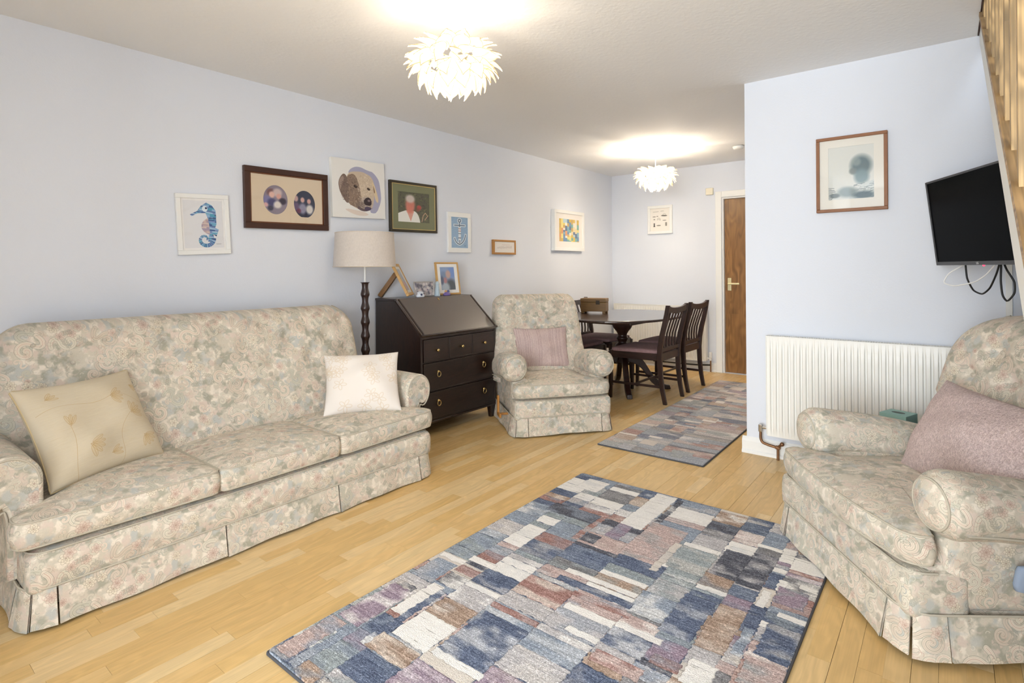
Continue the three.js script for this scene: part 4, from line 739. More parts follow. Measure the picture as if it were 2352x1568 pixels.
// ---------------------------------------------------------------- lit capiz pendants
function pendant(label, x, depth, power) {
  const g = thing('pendant_lamp', label, 'pendant lamp', [x, 0, -depth]);
  part('ceiling_rose', lathe([[0, H - 0.03], [0.03, H - 0.03], [0.042, H - 0.02], [0.048, H], [0, H]], 24), white, g);
  part('cord', new THREE.CylinderGeometry(0.0035, 0.0035, 0.2, 8).translate(0, H - 0.13, 0), white, g);
  part('lamp_holder', lathe([[0, 2.10], [0.02, 2.10], [0.02, 2.16], [0.012, 2.175], [0, 2.176]], 16), white, g);
  const bulb = part('bulb', new THREE.SphereGeometry(0.04, 20, 14).translate(0, 2.065, 0), std('#fff4e0', 0.5, { emissive: new THREE.Color(1.0, 0.86, 0.66), emissiveIntensity: 5 }), g);
  const shell = phys({ color: '#fbf3e4', roughness: 0.9, transmission: 0.03, thickness: 0, side: THREE.DoubleSide, emissive: new THREE.Color(1.0, 0.84, 0.62), emissiveIntensity: 0.2 });
  const pg = (L, Wd) => grid(6, 6, (u, v) => { const s = (u - 0.5) * 2, y = v * L, prof = sin(pow(v, 0.75) * PI * 0.94 + 0.12) * Wd / 2 * (v > 0.72 ? 1 - pow((v - 0.72) / 0.28, 2) * 0.75 : 1); return [s * prof, y, -0.012 * (v - 0.3) * (v - 0.3) * 6 + 0.01 * s * s, u, v]; });
  const petal = pg(0.088, 0.074), wireG = (() => { const p = []; for (const s of [-1, 1]) for (let i = 0; i <= 10; i++) { const v = s < 0 ? i / 10 : 1 - i / 10, prof = sin(pow(v, 0.75) * PI * 0.94 + 0.12) * 0.037 * (v > 0.72 ? 1 - pow((v - 0.72) / 0.28, 2) * 0.75 : 1); p.push(V(s * prof, v * 0.088, -0.012 * (v - 0.3) * (v - 0.3) * 6 + 0.01)); } return tube(p, 0.0013, true, 40, 4); })();
  reseed(7);
  // rows of petals: tip elevation in degrees, how many, radius and height of the row on the bowl
  const rows = [[52, 13, 0.115, 2.165], [34, 15, 0.142, 2.145], [12, 15, 0.15, 2.12], [-14, 14, 0.145, 2.1], [-38, 12, 0.125, 2.075], [-58, 9, 0.09, 2.05], [-76, 5, 0.045, 2.035]];
  const put = (pos, dir, side, twist) => { const nrm = side.clone().cross(dir), m = part('petal', petal, shell, g); m.position.copy(pos); m.quaternion.setFromRotationMatrix(new THREE.Matrix4().makeBasis(side, dir, nrm)); m.rotateY(twist); m.translateY(-0.022); part('wire_rim', wireG, gilt, m); };
  rows.forEach(([el, n, rad, y], j) => { for (let k = 0; k < n; k++) {
    const a = (k + (j % 2) / 2) / n * 2 * PI + rr(-0.07, 0.07), e = (el + rr(-9, 9)) * PI / 180, out = V(cos(a), 0, sin(a)), side = V(-sin(a), 0, cos(a));
    put(V(out.x * rad, y, out.z * rad), out.clone().multiplyScalar(cos(e)).add(V(0, sin(e), 0)), side, rr(-0.55, 0.55));
  } });
  const l = new THREE.PointLight(new THREE.Color(1.0, 0.86, 0.68), power, 0, 2); l.position.set(0, 2.065, 0); l.castShadow = true; l.shadow.radius = 3; l.name = 'bulb_light'; g.add(l);
  return g;
}
pendant('lit petal-shaped shell pendant hanging over the living room', -1.722, 1.763, 0.95);
pendant('lit petal-shaped shell pendant hanging over the dining table', -2.291, 5.201, 4.4);
// ---------------------------------------------------------------- pictures
const glazing = phys({ color: '#ffffff', transmission: 1, roughness: 0.02, thickness: 0, ior: 1.4 });
function framed(name, label, o) {                               // o: w, h, border, deep, frame, mat, matIn [l, r, b, t], print, glass; back on local z = 0, faces +z
  const g = thing(name, label, o.category || 'picture'), { w, h, border: b, deep } = o;
  if (o.inset) part('frame', merge([bb(-w / 2, w / 2, h / 2 - b, h / 2, 0, deep, 0.003, 'x'), bb(-w / 2, w / 2, -h / 2, -h / 2 + b, 0, deep, 0.003, 'x'), bb(-w / 2, -w / 2 + b, -h / 2 + b, h / 2 - b, 0, deep, 0.003, 'y'), bb(w / 2 - b, w / 2, -h / 2 + b, h / 2 - b, 0, deep, 0.003, 'y')]), o.frame, g);
  else part('canvas_block', bb(-w / 2, w / 2, -h / 2, h / 2, 0, deep - 0.001, 0.003), o.frame, g);
  const iw = w - 2 * b, ih = h - 2 * b, zi = o.inset ? deep - o.inset : deep;
  if (o.lip) part('inner_lip', merge([bb(-iw / 2, iw / 2, ih / 2 - o.lipW, ih / 2, 0, zi + 0.004, 0.001), bb(-iw / 2, iw / 2, -ih / 2, -ih / 2 + o.lipW, 0, zi + 0.004, 0.001), bb(-iw / 2, -iw / 2 + o.lipW, -ih / 2, ih / 2, 0, zi + 0.004, 0.001), bb(iw / 2 - o.lipW, iw / 2, -ih / 2, ih / 2, 0, zi + 0.004, 0.001)]), o.lip, g);
  const pr = std('#ffffff', 0.75, { map: tex(o.print) });
  if (o.matIn) {
    const [l, r, bo, t] = o.matIn, x0 = -iw / 2 + l, x1 = iw / 2 - r, y0 = -ih / 2 + bo, y1 = ih / 2 - t;
    const s = new THREE.Shape([[-iw / 2, -ih / 2], [iw / 2, -ih / 2], [iw / 2, ih / 2], [-iw / 2, ih / 2]].map((q) => new THREE.Vector2(...q)));
    if (o.ovals) for (const [cx, cy, rx, ry] of o.ovals) { const e = new THREE.Path(); e.absellipse(cx, cy, rx, ry, 0, 2 * PI, true); s.holes.push(e); }
    else s.holes.push(new THREE.Path([[x0, y0], [x0, y1], [x1, y1], [x1, y0]].map((q) => new THREE.Vector2(...q))));
    part('mount_board', new THREE.ExtrudeGeometry(s, { depth: 0.002, bevelEnabled: false, curveSegments: 40 }).translate(0, 0, zi - 0.002), o.mat, g);
    part('print', new THREE.PlaneGeometry(x1 - x0, y1 - y0).translate((x0 + x1) / 2, (y0 + y1) / 2, zi - 0.0025), pr, g);
    part('backing_board', bb(-iw / 2, iw / 2, -ih / 2, ih / 2, 0.001, zi - 0.004, 0), o.mat, g);
  } else { part('print', new THREE.PlaneGeometry(iw, ih).translate(0, 0, zi), pr, g); if (o.inset) part('backing_board', bb(-iw / 2, iw / 2, -ih / 2, ih / 2, 0.001, zi - 0.001, 0), o.mat || whiteMatt, g); }
  if (o.glass) part('glazing', new THREE.PlaneGeometry(iw, ih).translate(0, 0, zi + 0.003), glazing, g);
  return g;
}
const onLeft = (g, zc, yc, roll = 0) => { g.position.set(XL + 0.001, yc, -zc); g.rotation.set(0, PI / 2, 0); g.rotateZ(roll * PI / 180); };
const paint = (w, h, f) => canvas(w, h, f);
function soft(c, x, y, r, color, squeeze = 1) { const q = c.createRadialGradient(0, 0, 0, 0, 0, r); q.addColorStop(0, color); q.addColorStop(0.55, color); q.addColorStop(1, color.replace(/[\d.]+\)$/, '0)')); c.save(); c.translate(x, y); c.scale(1, squeeze); c.fillStyle = q; c.beginPath(); c.arc(0, 0, r, 0, 6.3); c.fill(); c.restore(); }

const seaPrint = paint(420, 540, (c, w, h) => {
  reseed(5); c.fillStyle = '#e4e4e6'; c.fillRect(0, 0, w, h);
  const blues = ['#5f86b8', '#3f5f93', '#8fb4d4', '#6fa8c6', '#2f3f68', '#a9c6dc', '#5a74a4', '#7d93c0', '#4b9ab8'], sand = ['#cdb8b4', '#b9a3a8', '#d6c6be', '#a99bb0'];
  const stripes = (path, cols, ang, step) => { c.save(); c.beginPath(); path(); c.clip(); c.translate(w / 2, h / 2); c.rotate(ang); let y = -500; while (y < 500) { const d = rr(step * 0.5, step * 1.6); let x = -420; while (x < 420) { const L = rr(20, 90); c.fillStyle = cols[floor(rnd() * cols.length)]; c.fillRect(x, y, L, d); x += L; } y += d; } c.restore(); };
  stripes(() => { c.moveTo(70, 160); c.lineTo(150, 118); c.lineTo(190, 60); c.lineTo(250, 20); c.lineTo(310, 50); c.lineTo(350, 110); c.lineTo(352, 190); c.lineTo(330, 225); c.lineTo(260, 205); c.lineTo(238, 140); c.lineTo(150, 145); c.lineTo(90, 178); }, blues, 0.2, 14);
  stripes(() => { c.moveTo(262, 190); c.lineTo(350, 190); c.lineTo(352, 265); c.lineTo(335, 310); c.lineTo(375, 330); c.lineTo(345, 410); c.lineTo(310, 385); c.lineTo(326, 470); c.lineTo(250, 470); c.lineTo(262, 385); c.lineTo(250, 300); }, blues, 0.12, 12);
  stripes(() => { c.moveTo(262, 195); c.quadraticCurveTo(180, 235, 186, 310); c.quadraticCurveTo(205, 370, 275, 390); c.lineTo(272, 290); }, sand, 0.1, 13);
  c.save(); c.lineWidth = 52; c.lineCap = 'butt'; const path = []; for (let t = 0; t <= 1; t += 0.012) { const a = -0.15 + t * 7.0, r = 92 * pow(1 - t * 0.86, 1.0); path.push([222 + cos(a) * r, 442 + sin(a) * r * 0.98]); }
  for (let i = 0; i < path.length - 1; i++) { c.strokeStyle = blues[floor(rnd() * blues.length)]; c.lineWidth = 50 * (1 - i / path.length * 0.75); c.beginPath(); c.moveTo(...path[i]); c.lineTo(...path[min(path.length - 1, i + 2)]); c.stroke(); } c.restore();
  c.fillStyle = '#dfe9ef'; c.beginPath(); c.ellipse(232, 92, 30, 34, 0, 0, 6.3); c.fill(); c.fillStyle = '#2c3c60'; c.beginPath(); c.arc(246, 84, 12, 0, 6.3); c.fill();
  c.strokeStyle = 'rgba(110,112,120,0.8)'; c.lineWidth = 3; c.beginPath(); for (let i = 0; i < 9; i++) c.lineTo(338 + i * 7, 494 + (i % 2) * 6); c.stroke();
});
onLeft(framed('framed_print', 'white framed seahorse print in blue strips hung above the sofa', { w: 0.292, h: 0.352, border: 0.026, deep: 0.022, inset: 0.008, frame: white, mat: std('#f0eeec', 0.8), matIn: [0.012, 0.012, 0.012, 0.012], print: seaPrint, glass: true }), 1.409, 1.478, 2.8);

const twoOval = paint(1024, 640, (c, w, h) => {
  c.fillStyle = '#b9a99c'; c.fillRect(0, 0, w, h);
  const L = (x, y, r, k, s) => soft(c, x, y, r, k, s);
  c.fillStyle = '#8a7f8c'; c.fillRect(0, 0, 520, h);
  L(200, 200, 90, 'rgba(120,84,84,0.95)'); L(310, 200, 100, 'rgba(205,184,180,0.95)'); L(215, 245, 62, 'rgba(222,180,166,0.98)', 1.25); L(335, 270, 56, 'rgba(212,160,146,0.98)', 1.2); L(130, 340, 90, 'rgba(128,124,166,0.95)'); L(215, 390, 95, 'rgba(74,72,112,0.95)'); L(400, 360, 80, 'rgba(48,40,56,0.95)'); L(310, 430, 85, 'rgba(224,216,208,0.96)'); L(190, 500, 60, 'rgba(60,60,80,0.9)'); L(110, 440, 50, 'rgba(220,170,170,0.9)');
  c.fillStyle = '#2c2f44'; c.fillRect(540, 0, 484, h);
  L(640, 280, 52, 'rgba(196,160,154,0.98)', 1.5); L(640, 440, 80, 'rgba(106,84,116,0.95)', 1.4); L(760, 300, 48, 'rgba(214,170,158,0.98)', 1.4); L(760, 470, 88, 'rgba(150,148,172,0.95)', 1.5); L(880, 320, 46, 'rgba(206,160,150,0.98)', 1.4); L(890, 480, 86, 'rgba(222,216,208,0.95)', 1.4); L(690, 520, 50, 'rgba(120,60,84,0.8)', 1.3);
});
onLeft(framed('framed_photograph', 'dark brown framed pair of blurred oval photographs above the sofa', { w: 0.587, h: 0.39, border: 0.036, deep: 0.026, inset: 0.010, frame: walnutFrame, lip: std('#6b3d20', 0.45), lipW: 0.008, mat: std('#d7c5ab', 0.85), matIn: [0.06, 0.05, 0.05, 0.05], ovals: [[-0.088, -0.006, 0.083, 0.094], [0.117, -0.022, 0.078, 0.092]], print: twoOval, glass: true }), 1.938, 1.671, 1.0);

const dogPrint = paint(640, 580, (c, w, h) => {
  reseed(14); c.fillStyle = '#ebe9e4'; c.fillRect(0, 0, w, h);
  const blob = (pts, fill, rough = 5) => { c.beginPath(); pts.forEach((p, i) => { const q = pts[(i + 1) % pts.length]; const mx = (p[0] + q[0]) / 2 + rr(-rough, rough), my = (p[1] + q[1]) / 2 + rr(-rough, rough); i ? c.quadraticCurveTo(p[0], p[1], mx, my) : c.moveTo(mx, my); }); const p = pts[0], q = pts[1]; c.quadraticCurveTo(p[0], p[1], (p[0] + q[0]) / 2, (p[1] + q[1]) / 2); c.fillStyle = fill; c.fill(); };
  const dab = (n, x0, x1, y0, y1, cols, len, wid, inside) => { for (let i = 0; i < n; i++) { const x = rr(x0, x1), y = rr(y0, y1); if (inside && !inside(x, y)) continue; c.save(); c.translate(x, y); c.rotate(rr(-0.5, 1.9)); c.fillStyle = cols[floor(rnd() * cols.length)]; c.globalAlpha = 0.5; c.beginPath(); c.ellipse(0, 0, rr(len * 0.4, len), wid, 0, 0, 6.3); c.fill(); c.restore(); } };
  blob([[170, 150], [230, 80], [330, 60], [430, 95], [520, 120], [575, 200], [590, 320], [580, 430], [545, 500], [480, 530], [440, 505], [470, 420], [500, 330], [470, 180], [330, 120]], '#aaa9c0', 9);
  blob([[120, 490], [230, 500], [400, 520], [440, 545], [330, 560], [220, 540]], '#e0d2c6');
  blob([[165, 160], [230, 118], [330, 108], [420, 130], [485, 165], [510, 260], [505, 350], [490, 450], [430, 505], [330, 500], [240, 470], [170, 430], [135, 300]], '#cbb9a2');
  blob([[165, 170], [240, 130], [300, 190], [330, 300], [345, 400], [335, 490], [250, 470], [170, 430], [140, 300]], '#8d7868');
  blob([[66, 230], [120, 150], [160, 150], [185, 230], [190, 330], [200, 430], [160, 440], [110, 370], [80, 310]], '#7d6a60'); blob([[70, 235], [118, 165], [140, 200], [110, 260], [95, 330]], '#a08c80');
  blob([[470, 190], [510, 230], [545, 330], [555, 410], [530, 415], [505, 340], [490, 280]], '#d9c6a4'); blob([[487, 230], [505, 270], [512, 320], [500, 320]], '#8c7058');
  dab(380, 150, 330, 140, 480, ['#a18c7a', '#6f5c50', '#b7a492', '#5d4d46'], 14, 3, (x, y) => ((x - 240) / 82) ** 2 + ((y - 310) / 155) ** 2 < 1);
  dab(360, 300, 500, 120, 400, ['#dccbb2', '#c3ad92', '#e8dcc8', '#b39f8a'], 14, 3, (x, y) => ((x - 390) / 100) ** 2 + ((y - 270) / 140) ** 2 < 1);
  dab(120, 90, 180, 180, 410, ['#5f4e48', '#94806f', '#6d5a52'], 13, 3, (x, y) => ((x - 138) / 40) ** 2 + ((y - 300) / 115) ** 2 < 1);
  soft(c, 400, 430, 96, 'rgba(176,160,150,0.85)', 0.85); soft(c, 330, 450, 70, 'rgba(120,104,96,0.8)', 0.7); dab(90, 300, 480, 370, 490, ['#c4b4a6', '#8d7c74', '#d2c4b6', '#7a6a66'], 14, 3);
  blob([[300, 455], [350, 485], [430, 492], [420, 508], [330, 508], [285, 485]], '#6b5a5c');
  blob([[370, 395], [410, 365], [455, 375], [470, 420], [445, 455], [395, 450], [368, 425]], '#3c3034'); soft(c, 432, 400, 22, 'rgba(160,140,140,0.75)', 0.7);
  blob([[385, 460], [440, 465], [465, 485], [420, 505], [370, 495]], '#54485e');
  for (const [x, y, s] of [[272, 265, 1], [432, 280, 0.85]]) { c.fillStyle = '#4b3b34'; c.beginPath(); c.ellipse(x, y, 24 * s, 15 * s, 0.35, 0, 6.3); c.fill(); c.fillStyle = '#1d1718'; c.beginPath(); c.arc(x + 2, y, 10 * s, 0, 6.3); c.fill(); c.fillStyle = '#e9dcd0'; c.beginPath(); c.arc(x + 5, y - 4, 3, 0, 6.3); c.fill(); }
});
onLeft(framed('canvas_print', 'square unframed canvas of a painted dog head above the floor lamp', { w: 0.462, h: 0.423, border: 0, deep: 0.032, frame: std('#ecebe6', 0.85), print: dogPrint }), 2.489, 1.80, 1.6);

const manPrint = paint(480, 440, (c, w, h) => {
  reseed(31); c.fillStyle = '#5d5c48'; c.fillRect(0, 0, w, h);
  for (let i = 0; i < 420; i++) { c.fillStyle = ['rgba(96,98,70,0.6)', 'rgba(70,66,58,0.6)', 'rgba(140,140,96,0.4)', 'rgba(84,78,70,0.6)'][floor(rnd() * 4)]; c.beginPath(); c.ellipse(rr(0, w), rr(0, h), rr(4, 22), rr(3, 12), rr(0, 3), 0, 6.3); c.fill(); }
  soft(c, 320, 215, 46, 'rgba(196,80,76,0.9)'); soft(c, 300, 250, 40, 'rgba(150,84,70,0.7)');
  c.fillStyle = '#eceae2'; c.beginPath(); c.moveTo(0, 440); c.lineTo(0, 320); c.quadraticCurveTo(60, 290, 120, 270); c.lineTo(250, 275); c.quadraticCurveTo(320, 310, 335, 440); c.fill();
  soft(c, 185, 190, 92, 'rgba(206,128,112,0.98)', 1.35); soft(c, 185, 95, 88, 'rgba(208,196,188,0.98)', 0.85); c.fillStyle = 'rgba(214,150,134,0.9)'; c.beginPath(); c.moveTo(130, 280); c.lineTo(240, 280); c.lineTo(190, 430); c.fill(); soft(c, 180, 250, 70, 'rgba(212,128,110,0.9)', 1.1);
  c.strokeStyle = '#caa488'; c.lineWidth = 10; c.beginPath(); c.moveTo(360, 430); c.lineTo(385, 330); c.lineTo(420, 290); c.lineTo(455, 335); c.lineTo(405, 400); c.stroke();
});
onLeft(framed('framed_photograph', 'blurred portrait photograph in a green mount and dark gilt-lined frame', { w: 0.502, h: 0.405, border: 0.02, deep: 0.026, inset: 0.006, frame: std('#2e2716', 0.4), lip: gilt, lipW: 0.006, mat: std('#7d7f5e', 0.8), matIn: [0.062, 0.066, 0.062, 0.062], print: manPrint, glass: true }), 3.03, 1.711, 0.8);

const anchorPrint = paint(300, 470, (c, w, h) => {
  reseed(45); c.fillStyle = '#9ab8d4'; c.fillRect(0, 0, w, h);
  for (let i = 0; i < 900; i++) { c.fillStyle = ['rgba(140,172,206,0.4)', 'rgba(176,200,222,0.4)', 'rgba(122,152,190,0.3)'][floor(rnd() * 3)]; c.fillRect(rr(0, w), rr(0, h), rr(6, 34), rr(2, 6)); }
  const draw = (col, lw) => { c.strokeStyle = col; c.lineWidth = lw; c.lineCap = 'square'; c.lineJoin = 'round'; c.beginPath(); c.arc(150, 52, 22, 0, 6.3); c.moveTo(150, 80); c.lineTo(150, 390); c.moveTo(60, 125); c.lineTo(240, 125); c.moveTo(60, 325); c.quadraticCurveTo(80, 400, 150, 415); c.quadraticCurveTo(230, 390, 258, 270); c.stroke(); };
  draw('#dfe8ee', 40); draw('#56708c', 14); c.strokeStyle = '#e6ecf0'; c.lineWidth = 44; c.lineCap = 'butt'; c.beginPath(); c.moveTo(150, 150); c.lineTo(150, 350); c.stroke();
  for (const [y, k] of [[170, '#b98d88'], [205, '#c08880'], [245, '#7d8698'], [310, '#4f6076']]) { c.fillStyle = k; c.fillRect(124, y, 52, 12); }
  c.strokeStyle = '#5f6f88'; c.lineWidth = 4; c.beginPath(); for (let i = 0; i < 7; i++) c.lineTo(232 + i * 6, 432 + (i % 2) * 7); c.stroke();
});
onLeft(framed('framed_print', 'white framed blue anchor print above the bureau', { w: 0.295, h: 0.357, border: 0.042, deep: 0.02, inset: 0.004, frame: white, print: anchorPrint, glass: true }), 3.564, 1.532, 0.4);
const scribble = paint(500, 160, (c, w, h) => { reseed(3); c.fillStyle = '#e9e5de'; c.fillRect(0, 0, w, h); c.strokeStyle = 'rgba(160,140,140,0.8)'; c.lineWidth = 4; c.beginPath(); for (let i = 0; i < 60; i++) c.lineTo(60 + i * 6.3, 92 + 22 * sin(i * 1.4) * (0.4 + 0.6 * rnd()) - i * 0.25); c.stroke(); c.strokeStyle = 'rgba(196,160,160,0.7)'; c.beginPath(); for (let i = 0; i < 24; i++) c.lineTo(180 + i * 9, 46 + 6 * sin(i * 2)); c.stroke(); });
onLeft(framed('framed_motto', 'tiny landscape oak frame holding handwritten words', { w: 0.345, h: 0.142, border: 0.019, deep: 0.028, inset: 0.006, frame: std('#b98444', 0.45, { map: grainSoft }), print: scribble, glass: true }), 4.192, 1.419, 0.3);
const collage = paint(460, 420, (c, w, h) => { reseed(71); c.fillStyle = '#efe9dc'; c.fillRect(0, 0, w, h); const k = ['#e3cf6a', '#d6b75a', '#6f93b8', '#8cb6c4', '#5c7396', '#d99a6c', '#e9dc8e', '#b9d0d8', '#c9a86a', '#7fb3a8', '#efe9dc', '#e8d9b0']; for (let x = 0; x < w; x += 46) { let y = 0; while (y < h) { const L = rr(30, 110); c.fillStyle = k[floor(rnd() * k.length)]; c.fillRect(x, y, 47, L); y += L; } } });
onLeft(framed('framed_print', 'white box frame with a yellow and blue patchwork picture near the far corner', { w: 0.628, h: 0.456, border: 0.035, deep: 0.05, inset: 0.012, frame: white, mat: std('#f3eee8', 0.8), matIn: [0.07, 0.07, 0.07, 0.06], print: collage, glass: true }), 5.345, 1.635, 0.2);
{
  const blackPrint = paint(300, 330, (c, w, h) => { c.fillStyle = '#f0ebe2'; c.fillRect(0, 0, w, h); c.strokeStyle = '#8d877c'; c.fillStyle = '#6b655c'; c.lineWidth = 4; c.beginPath(); c.moveTo(40, 50); c.lineTo(130, 46); c.moveTo(160, 44); c.lineTo(210, 42); c.stroke(); c.beginPath(); c.ellipse(215, 110, 48, 9, 0.05, 0, 6.3); c.fill(); c.beginPath(); c.moveTo(190, 100); c.quadraticCurveTo(215, 70, 246, 96); c.stroke(); c.fillStyle = '#9a948a'; for (const [x, y, a, b] of [[60, 120, 26, 7], [110, 116, 16, 6], [62, 160, 14, 9], [220, 178, 30, 6], [130, 250, 34, 9]]) { c.beginPath(); c.ellipse(x, y, a, b, 0, 0, 6.3); c.fill(); } c.beginPath(); c.arc(132, 168, 26, 3.1, 6.6); c.stroke(); c.beginPath(); c.arc(132, 172, 14, 3.1, 6.6); c.stroke(); c.fillStyle = '#4d4740'; c.beginPath(); c.moveTo(50, 215); c.lineTo(72, 215); c.lineTo(68, 240); c.lineTo(76, 268); c.lineTo(46, 268); c.lineTo(54, 240); c.fill(); c.fillStyle = '#8f897f'; c.fillRect(232, 208, 26, 52); });
  const g = framed('framed_print', 'white frame of small black sketches hung beside the far pendant', { w: 0.316, h: 0.345, border: 0.034, deep: 0.03, inset: 0.012, frame: white, print: blackPrint, glass: true }); g.position.set(-2.773, 1.797, -ZF + 0.001);
  const bw = paint(420, 520, (c, w, h) => {
    reseed(64); c.fillStyle = '#d9dad4'; c.fillRect(0, 0, w, h);
    soft(c, 305, 200, 120, 'rgba(96,116,122,0.97)', 1.05); soft(c, 232, 250, 46, 'rgba(120,132,132,0.85)', 0.9); soft(c, 310, 310, 84, 'rgba(122,146,152,0.95)', 1.1); soft(c, 262, 160, 52, 'rgba(150,164,162,0.6)');
    c.fillStyle = '#c9d0ce'; c.beginPath(); c.moveTo(420, 350); c.lineTo(330, 372); c.lineTo(250, 430); c.lineTo(190, 520); c.lineTo(420, 520); c.fill();
    for (let i = 0; i < 60; i++) { c.strokeStyle = `rgba(${rnd() < 0.6 ? '92,108,114' : '226,230,226'},0.55)`; c.lineWidth = rr(2, 7); const x = rr(230, 420), y = rr(370, 520); c.beginPath(); c.moveTo(x, y); c.quadraticCurveTo(x + 20, y - 10, x + rr(24, 70), y + rr(-30, 10)); c.stroke(); }
    soft(c, 180, 450, 120, 'rgba(140,156,158,0.9)', 0.55); soft(c, 330, 490, 120, 'rgba(88,108,116,0.85)', 0.4); soft(c, 60, 480, 60, 'rgba(110,122,124,0.9)', 0.5);
    for (let i = 0; i < 12; i++) { c.strokeStyle = 'rgba(80,92,98,0.7)'; c.lineWidth = 5; c.beginPath(); c.moveTo(0, 400 + i * 11); c.lineTo(rr(20, 70), 404 + i * 10); c.stroke(); }
  });
  const q = framed('framed_photograph', 'brown wooden frame with a blurred black and white portrait above the radiator', { w: 0.357, h: 0.444, border: 0.018, deep: 0.028, inset: 0.012, frame: brownFrame, mat: std('#e6e2d8', 0.85), matIn: [0.045, 0.048, 0.055, 0.045], print: bw, glass: true });
  q.position.set(-0.446, 1.747, -ZR + 0.001);
}
// photographs and ornaments standing on the bureau
{
  const couple = paint(300, 380, (c, w, h) => { reseed(8); c.fillStyle = '#8ea4c8'; c.fillRect(0, 0, w, h); soft(c, 240, 90, 120, 'rgba(116,148,206,0.95)'); soft(c, 70, 140, 90, 'rgba(120,140,170,0.8)'); soft(c, 205, 320, 150, 'rgba(86,92,98,0.97)'); soft(c, 90, 340, 110, 'rgba(176,186,196,0.95)'); soft(c, 165, 120, 66, 'rgba(196,164,156,0.97)', 1.3); soft(c, 95, 220, 52, 'rgba(182,128,128,0.9)', 1.2); soft(c, 30, 220, 44, 'rgba(88,96,120,0.9)', 2); });
  const grp = paint(420, 260, (c, w, h) => { reseed(28); c.fillStyle = '#a6a0a0'; c.fillRect(0, 0, w, h); for (let i = 0; i < 60; i++) soft(c, rr(0, w), rr(0, h), rr(14, 46), ['rgba(200,184,182,0.8)', 'rgba(96,92,106,0.8)', 'rgba(150,146,158,0.8)', 'rgba(214,206,204,0.8)', 'rgba(78,76,86,0.7)'][floor(rnd() * 5)]); });
  const third = paint(300, 380, (c, w, h) => { c.fillStyle = '#a8a6a2'; c.fillRect(0, 0, w, h); soft(c, 150, 280, 110, 'rgba(186,120,104,0.9)'); soft(c, 160, 150, 90, 'rgba(130,130,130,0.9)'); });
  const Y = 0.99;
  const stand = (g, x, y, depth, yaw, lean) => { g.position.copy(D(x, y, depth)); g.rotation.set(0, yaw, 0); g.rotateX(-lean); };
  const f1 = framed('photo_frame', 'oak photo frame with white mount and blurred couple standing on the bureau', { category: 'photo frame', w: 0.255, h: 0.275, border: 0.015, deep: 0.018, inset: 0.005, frame: oakFrame, mat: std('#eeeeec', 0.8), matIn: [0.032, 0.034, 0.026, 0.026], print: couple, glass: true });
  stand(f1, -3.31, Y + 0.137, 3.29, PI / 2 - 0.05, 0.14);
  part('easel_leg', bx(0.05, 0.2, 0.006, 0, -0.03, -0.02, 0.002), oakFrame, f1).rotation.x = 0.17;
  const f2 = framed('photo_frame', 'small silver-edged landscape photo between the two oak frames', { category: 'photo frame', w: 0.19, h: 0.118, border: 0.006, deep: 0.01, inset: 0.003, frame: std('#b9b4ae', 0.35, { metalness: 0.5 }), print: grp, glass: true });
  stand(f2, -3.28, Y + 0.06, 3.0, PI / 2 - 0.1, 0.16);
  const f3 = framed('photo_frame', 'oak photo frame leaning far back on a wooden strut beside the lamp', { category: 'photo frame', w: 0.19, h: 0.27, border: 0.024, deep: 0.02, inset: 0.005, frame: oakFrame, mat: std('#e6e0d0', 0.8), matIn: [0.02, 0.02, 0.02, 0.02], print: third, glass: true });
  const lean = 0.47; stand(f3, -3.30, Y + 0.132, 2.79, 0.92 - PI, lean); f3.rotation.set(0, 0, 0); f3.rotateY(PI - 0.93); f3.rotateX(-lean);
  part('easel_leg', bx(0.045, 0.215, 0.034, 0, 0, 0, 0.003).translate(0, -0.108, -0.012), std('#8a6233', 0.55, { map: grainSoft }), f3, 'brown wooden strut').position.set(0, 0.055, -0.006);
  f3.children[f3.children.length - 1].rotation.x = 1.1;
  const o1 = thing('ornament', 'small white and blue china ornament on the bureau edge', 'ornament', D(-3.215, Y, 2.905).toArray());
  part('body', lathe(spline([[0.001, 0], [0.022, 0], [0.026, 0.014], [0.018, 0.026], [0.02, 0.036], [0.008, 0.046], [0.001, 0.047]], 24), 18).scale(1, 1, 1.5), std('#d5dbe4', 0.3), o1);
  part('blue_mark', new THREE.SphereGeometry(0.009, 10, 8).translate(0.022, 0.02, 0.008), std('#2c3a5c', 0.3), o1, 'dark blue spot');
  const o2 = thing('ornament', 'tiny purple and gold ornament before the oak photo frame', 'ornament', D(-3.222, Y, 3.20).toArray());
  part('body', lathe(spline([[0.001, 0], [0.02, 0], [0.026, 0.012], [0.016, 0.024], [0.012, 0.03], [0.001, 0.032]], 20), 16).scale(1, 1, 1.4), std('#6f5f9e', 0.4), o2);
  part('gold_bead', new THREE.SphereGeometry(0.011, 12, 8).translate(0, 0.036, 0.012), std('#cfa06a', 0.4), o2); part('blue_bead', new THREE.SphereGeometry(0.012, 12, 8).translate(0, 0.036, -0.016), std('#4f5f96', 0.35), o2);
  const o3 = thing('figurine', 'slim pale blue glass figurine standing in front of the oak frame', 'figurine', D(-3.235, Y, 3.105).toArray());
  part('body', lathe(spline([[0.001, 0], [0.024, 0], [0.022, 0.02], [0.017, 0.06], [0.014, 0.085], [0.016, 0.1], [0.006, 0.118], [0.001, 0.12]], 30), 18), phys({ color: '#a9bcc8', roughness: 0.15, clearcoat: 0.5 }), o3);
}
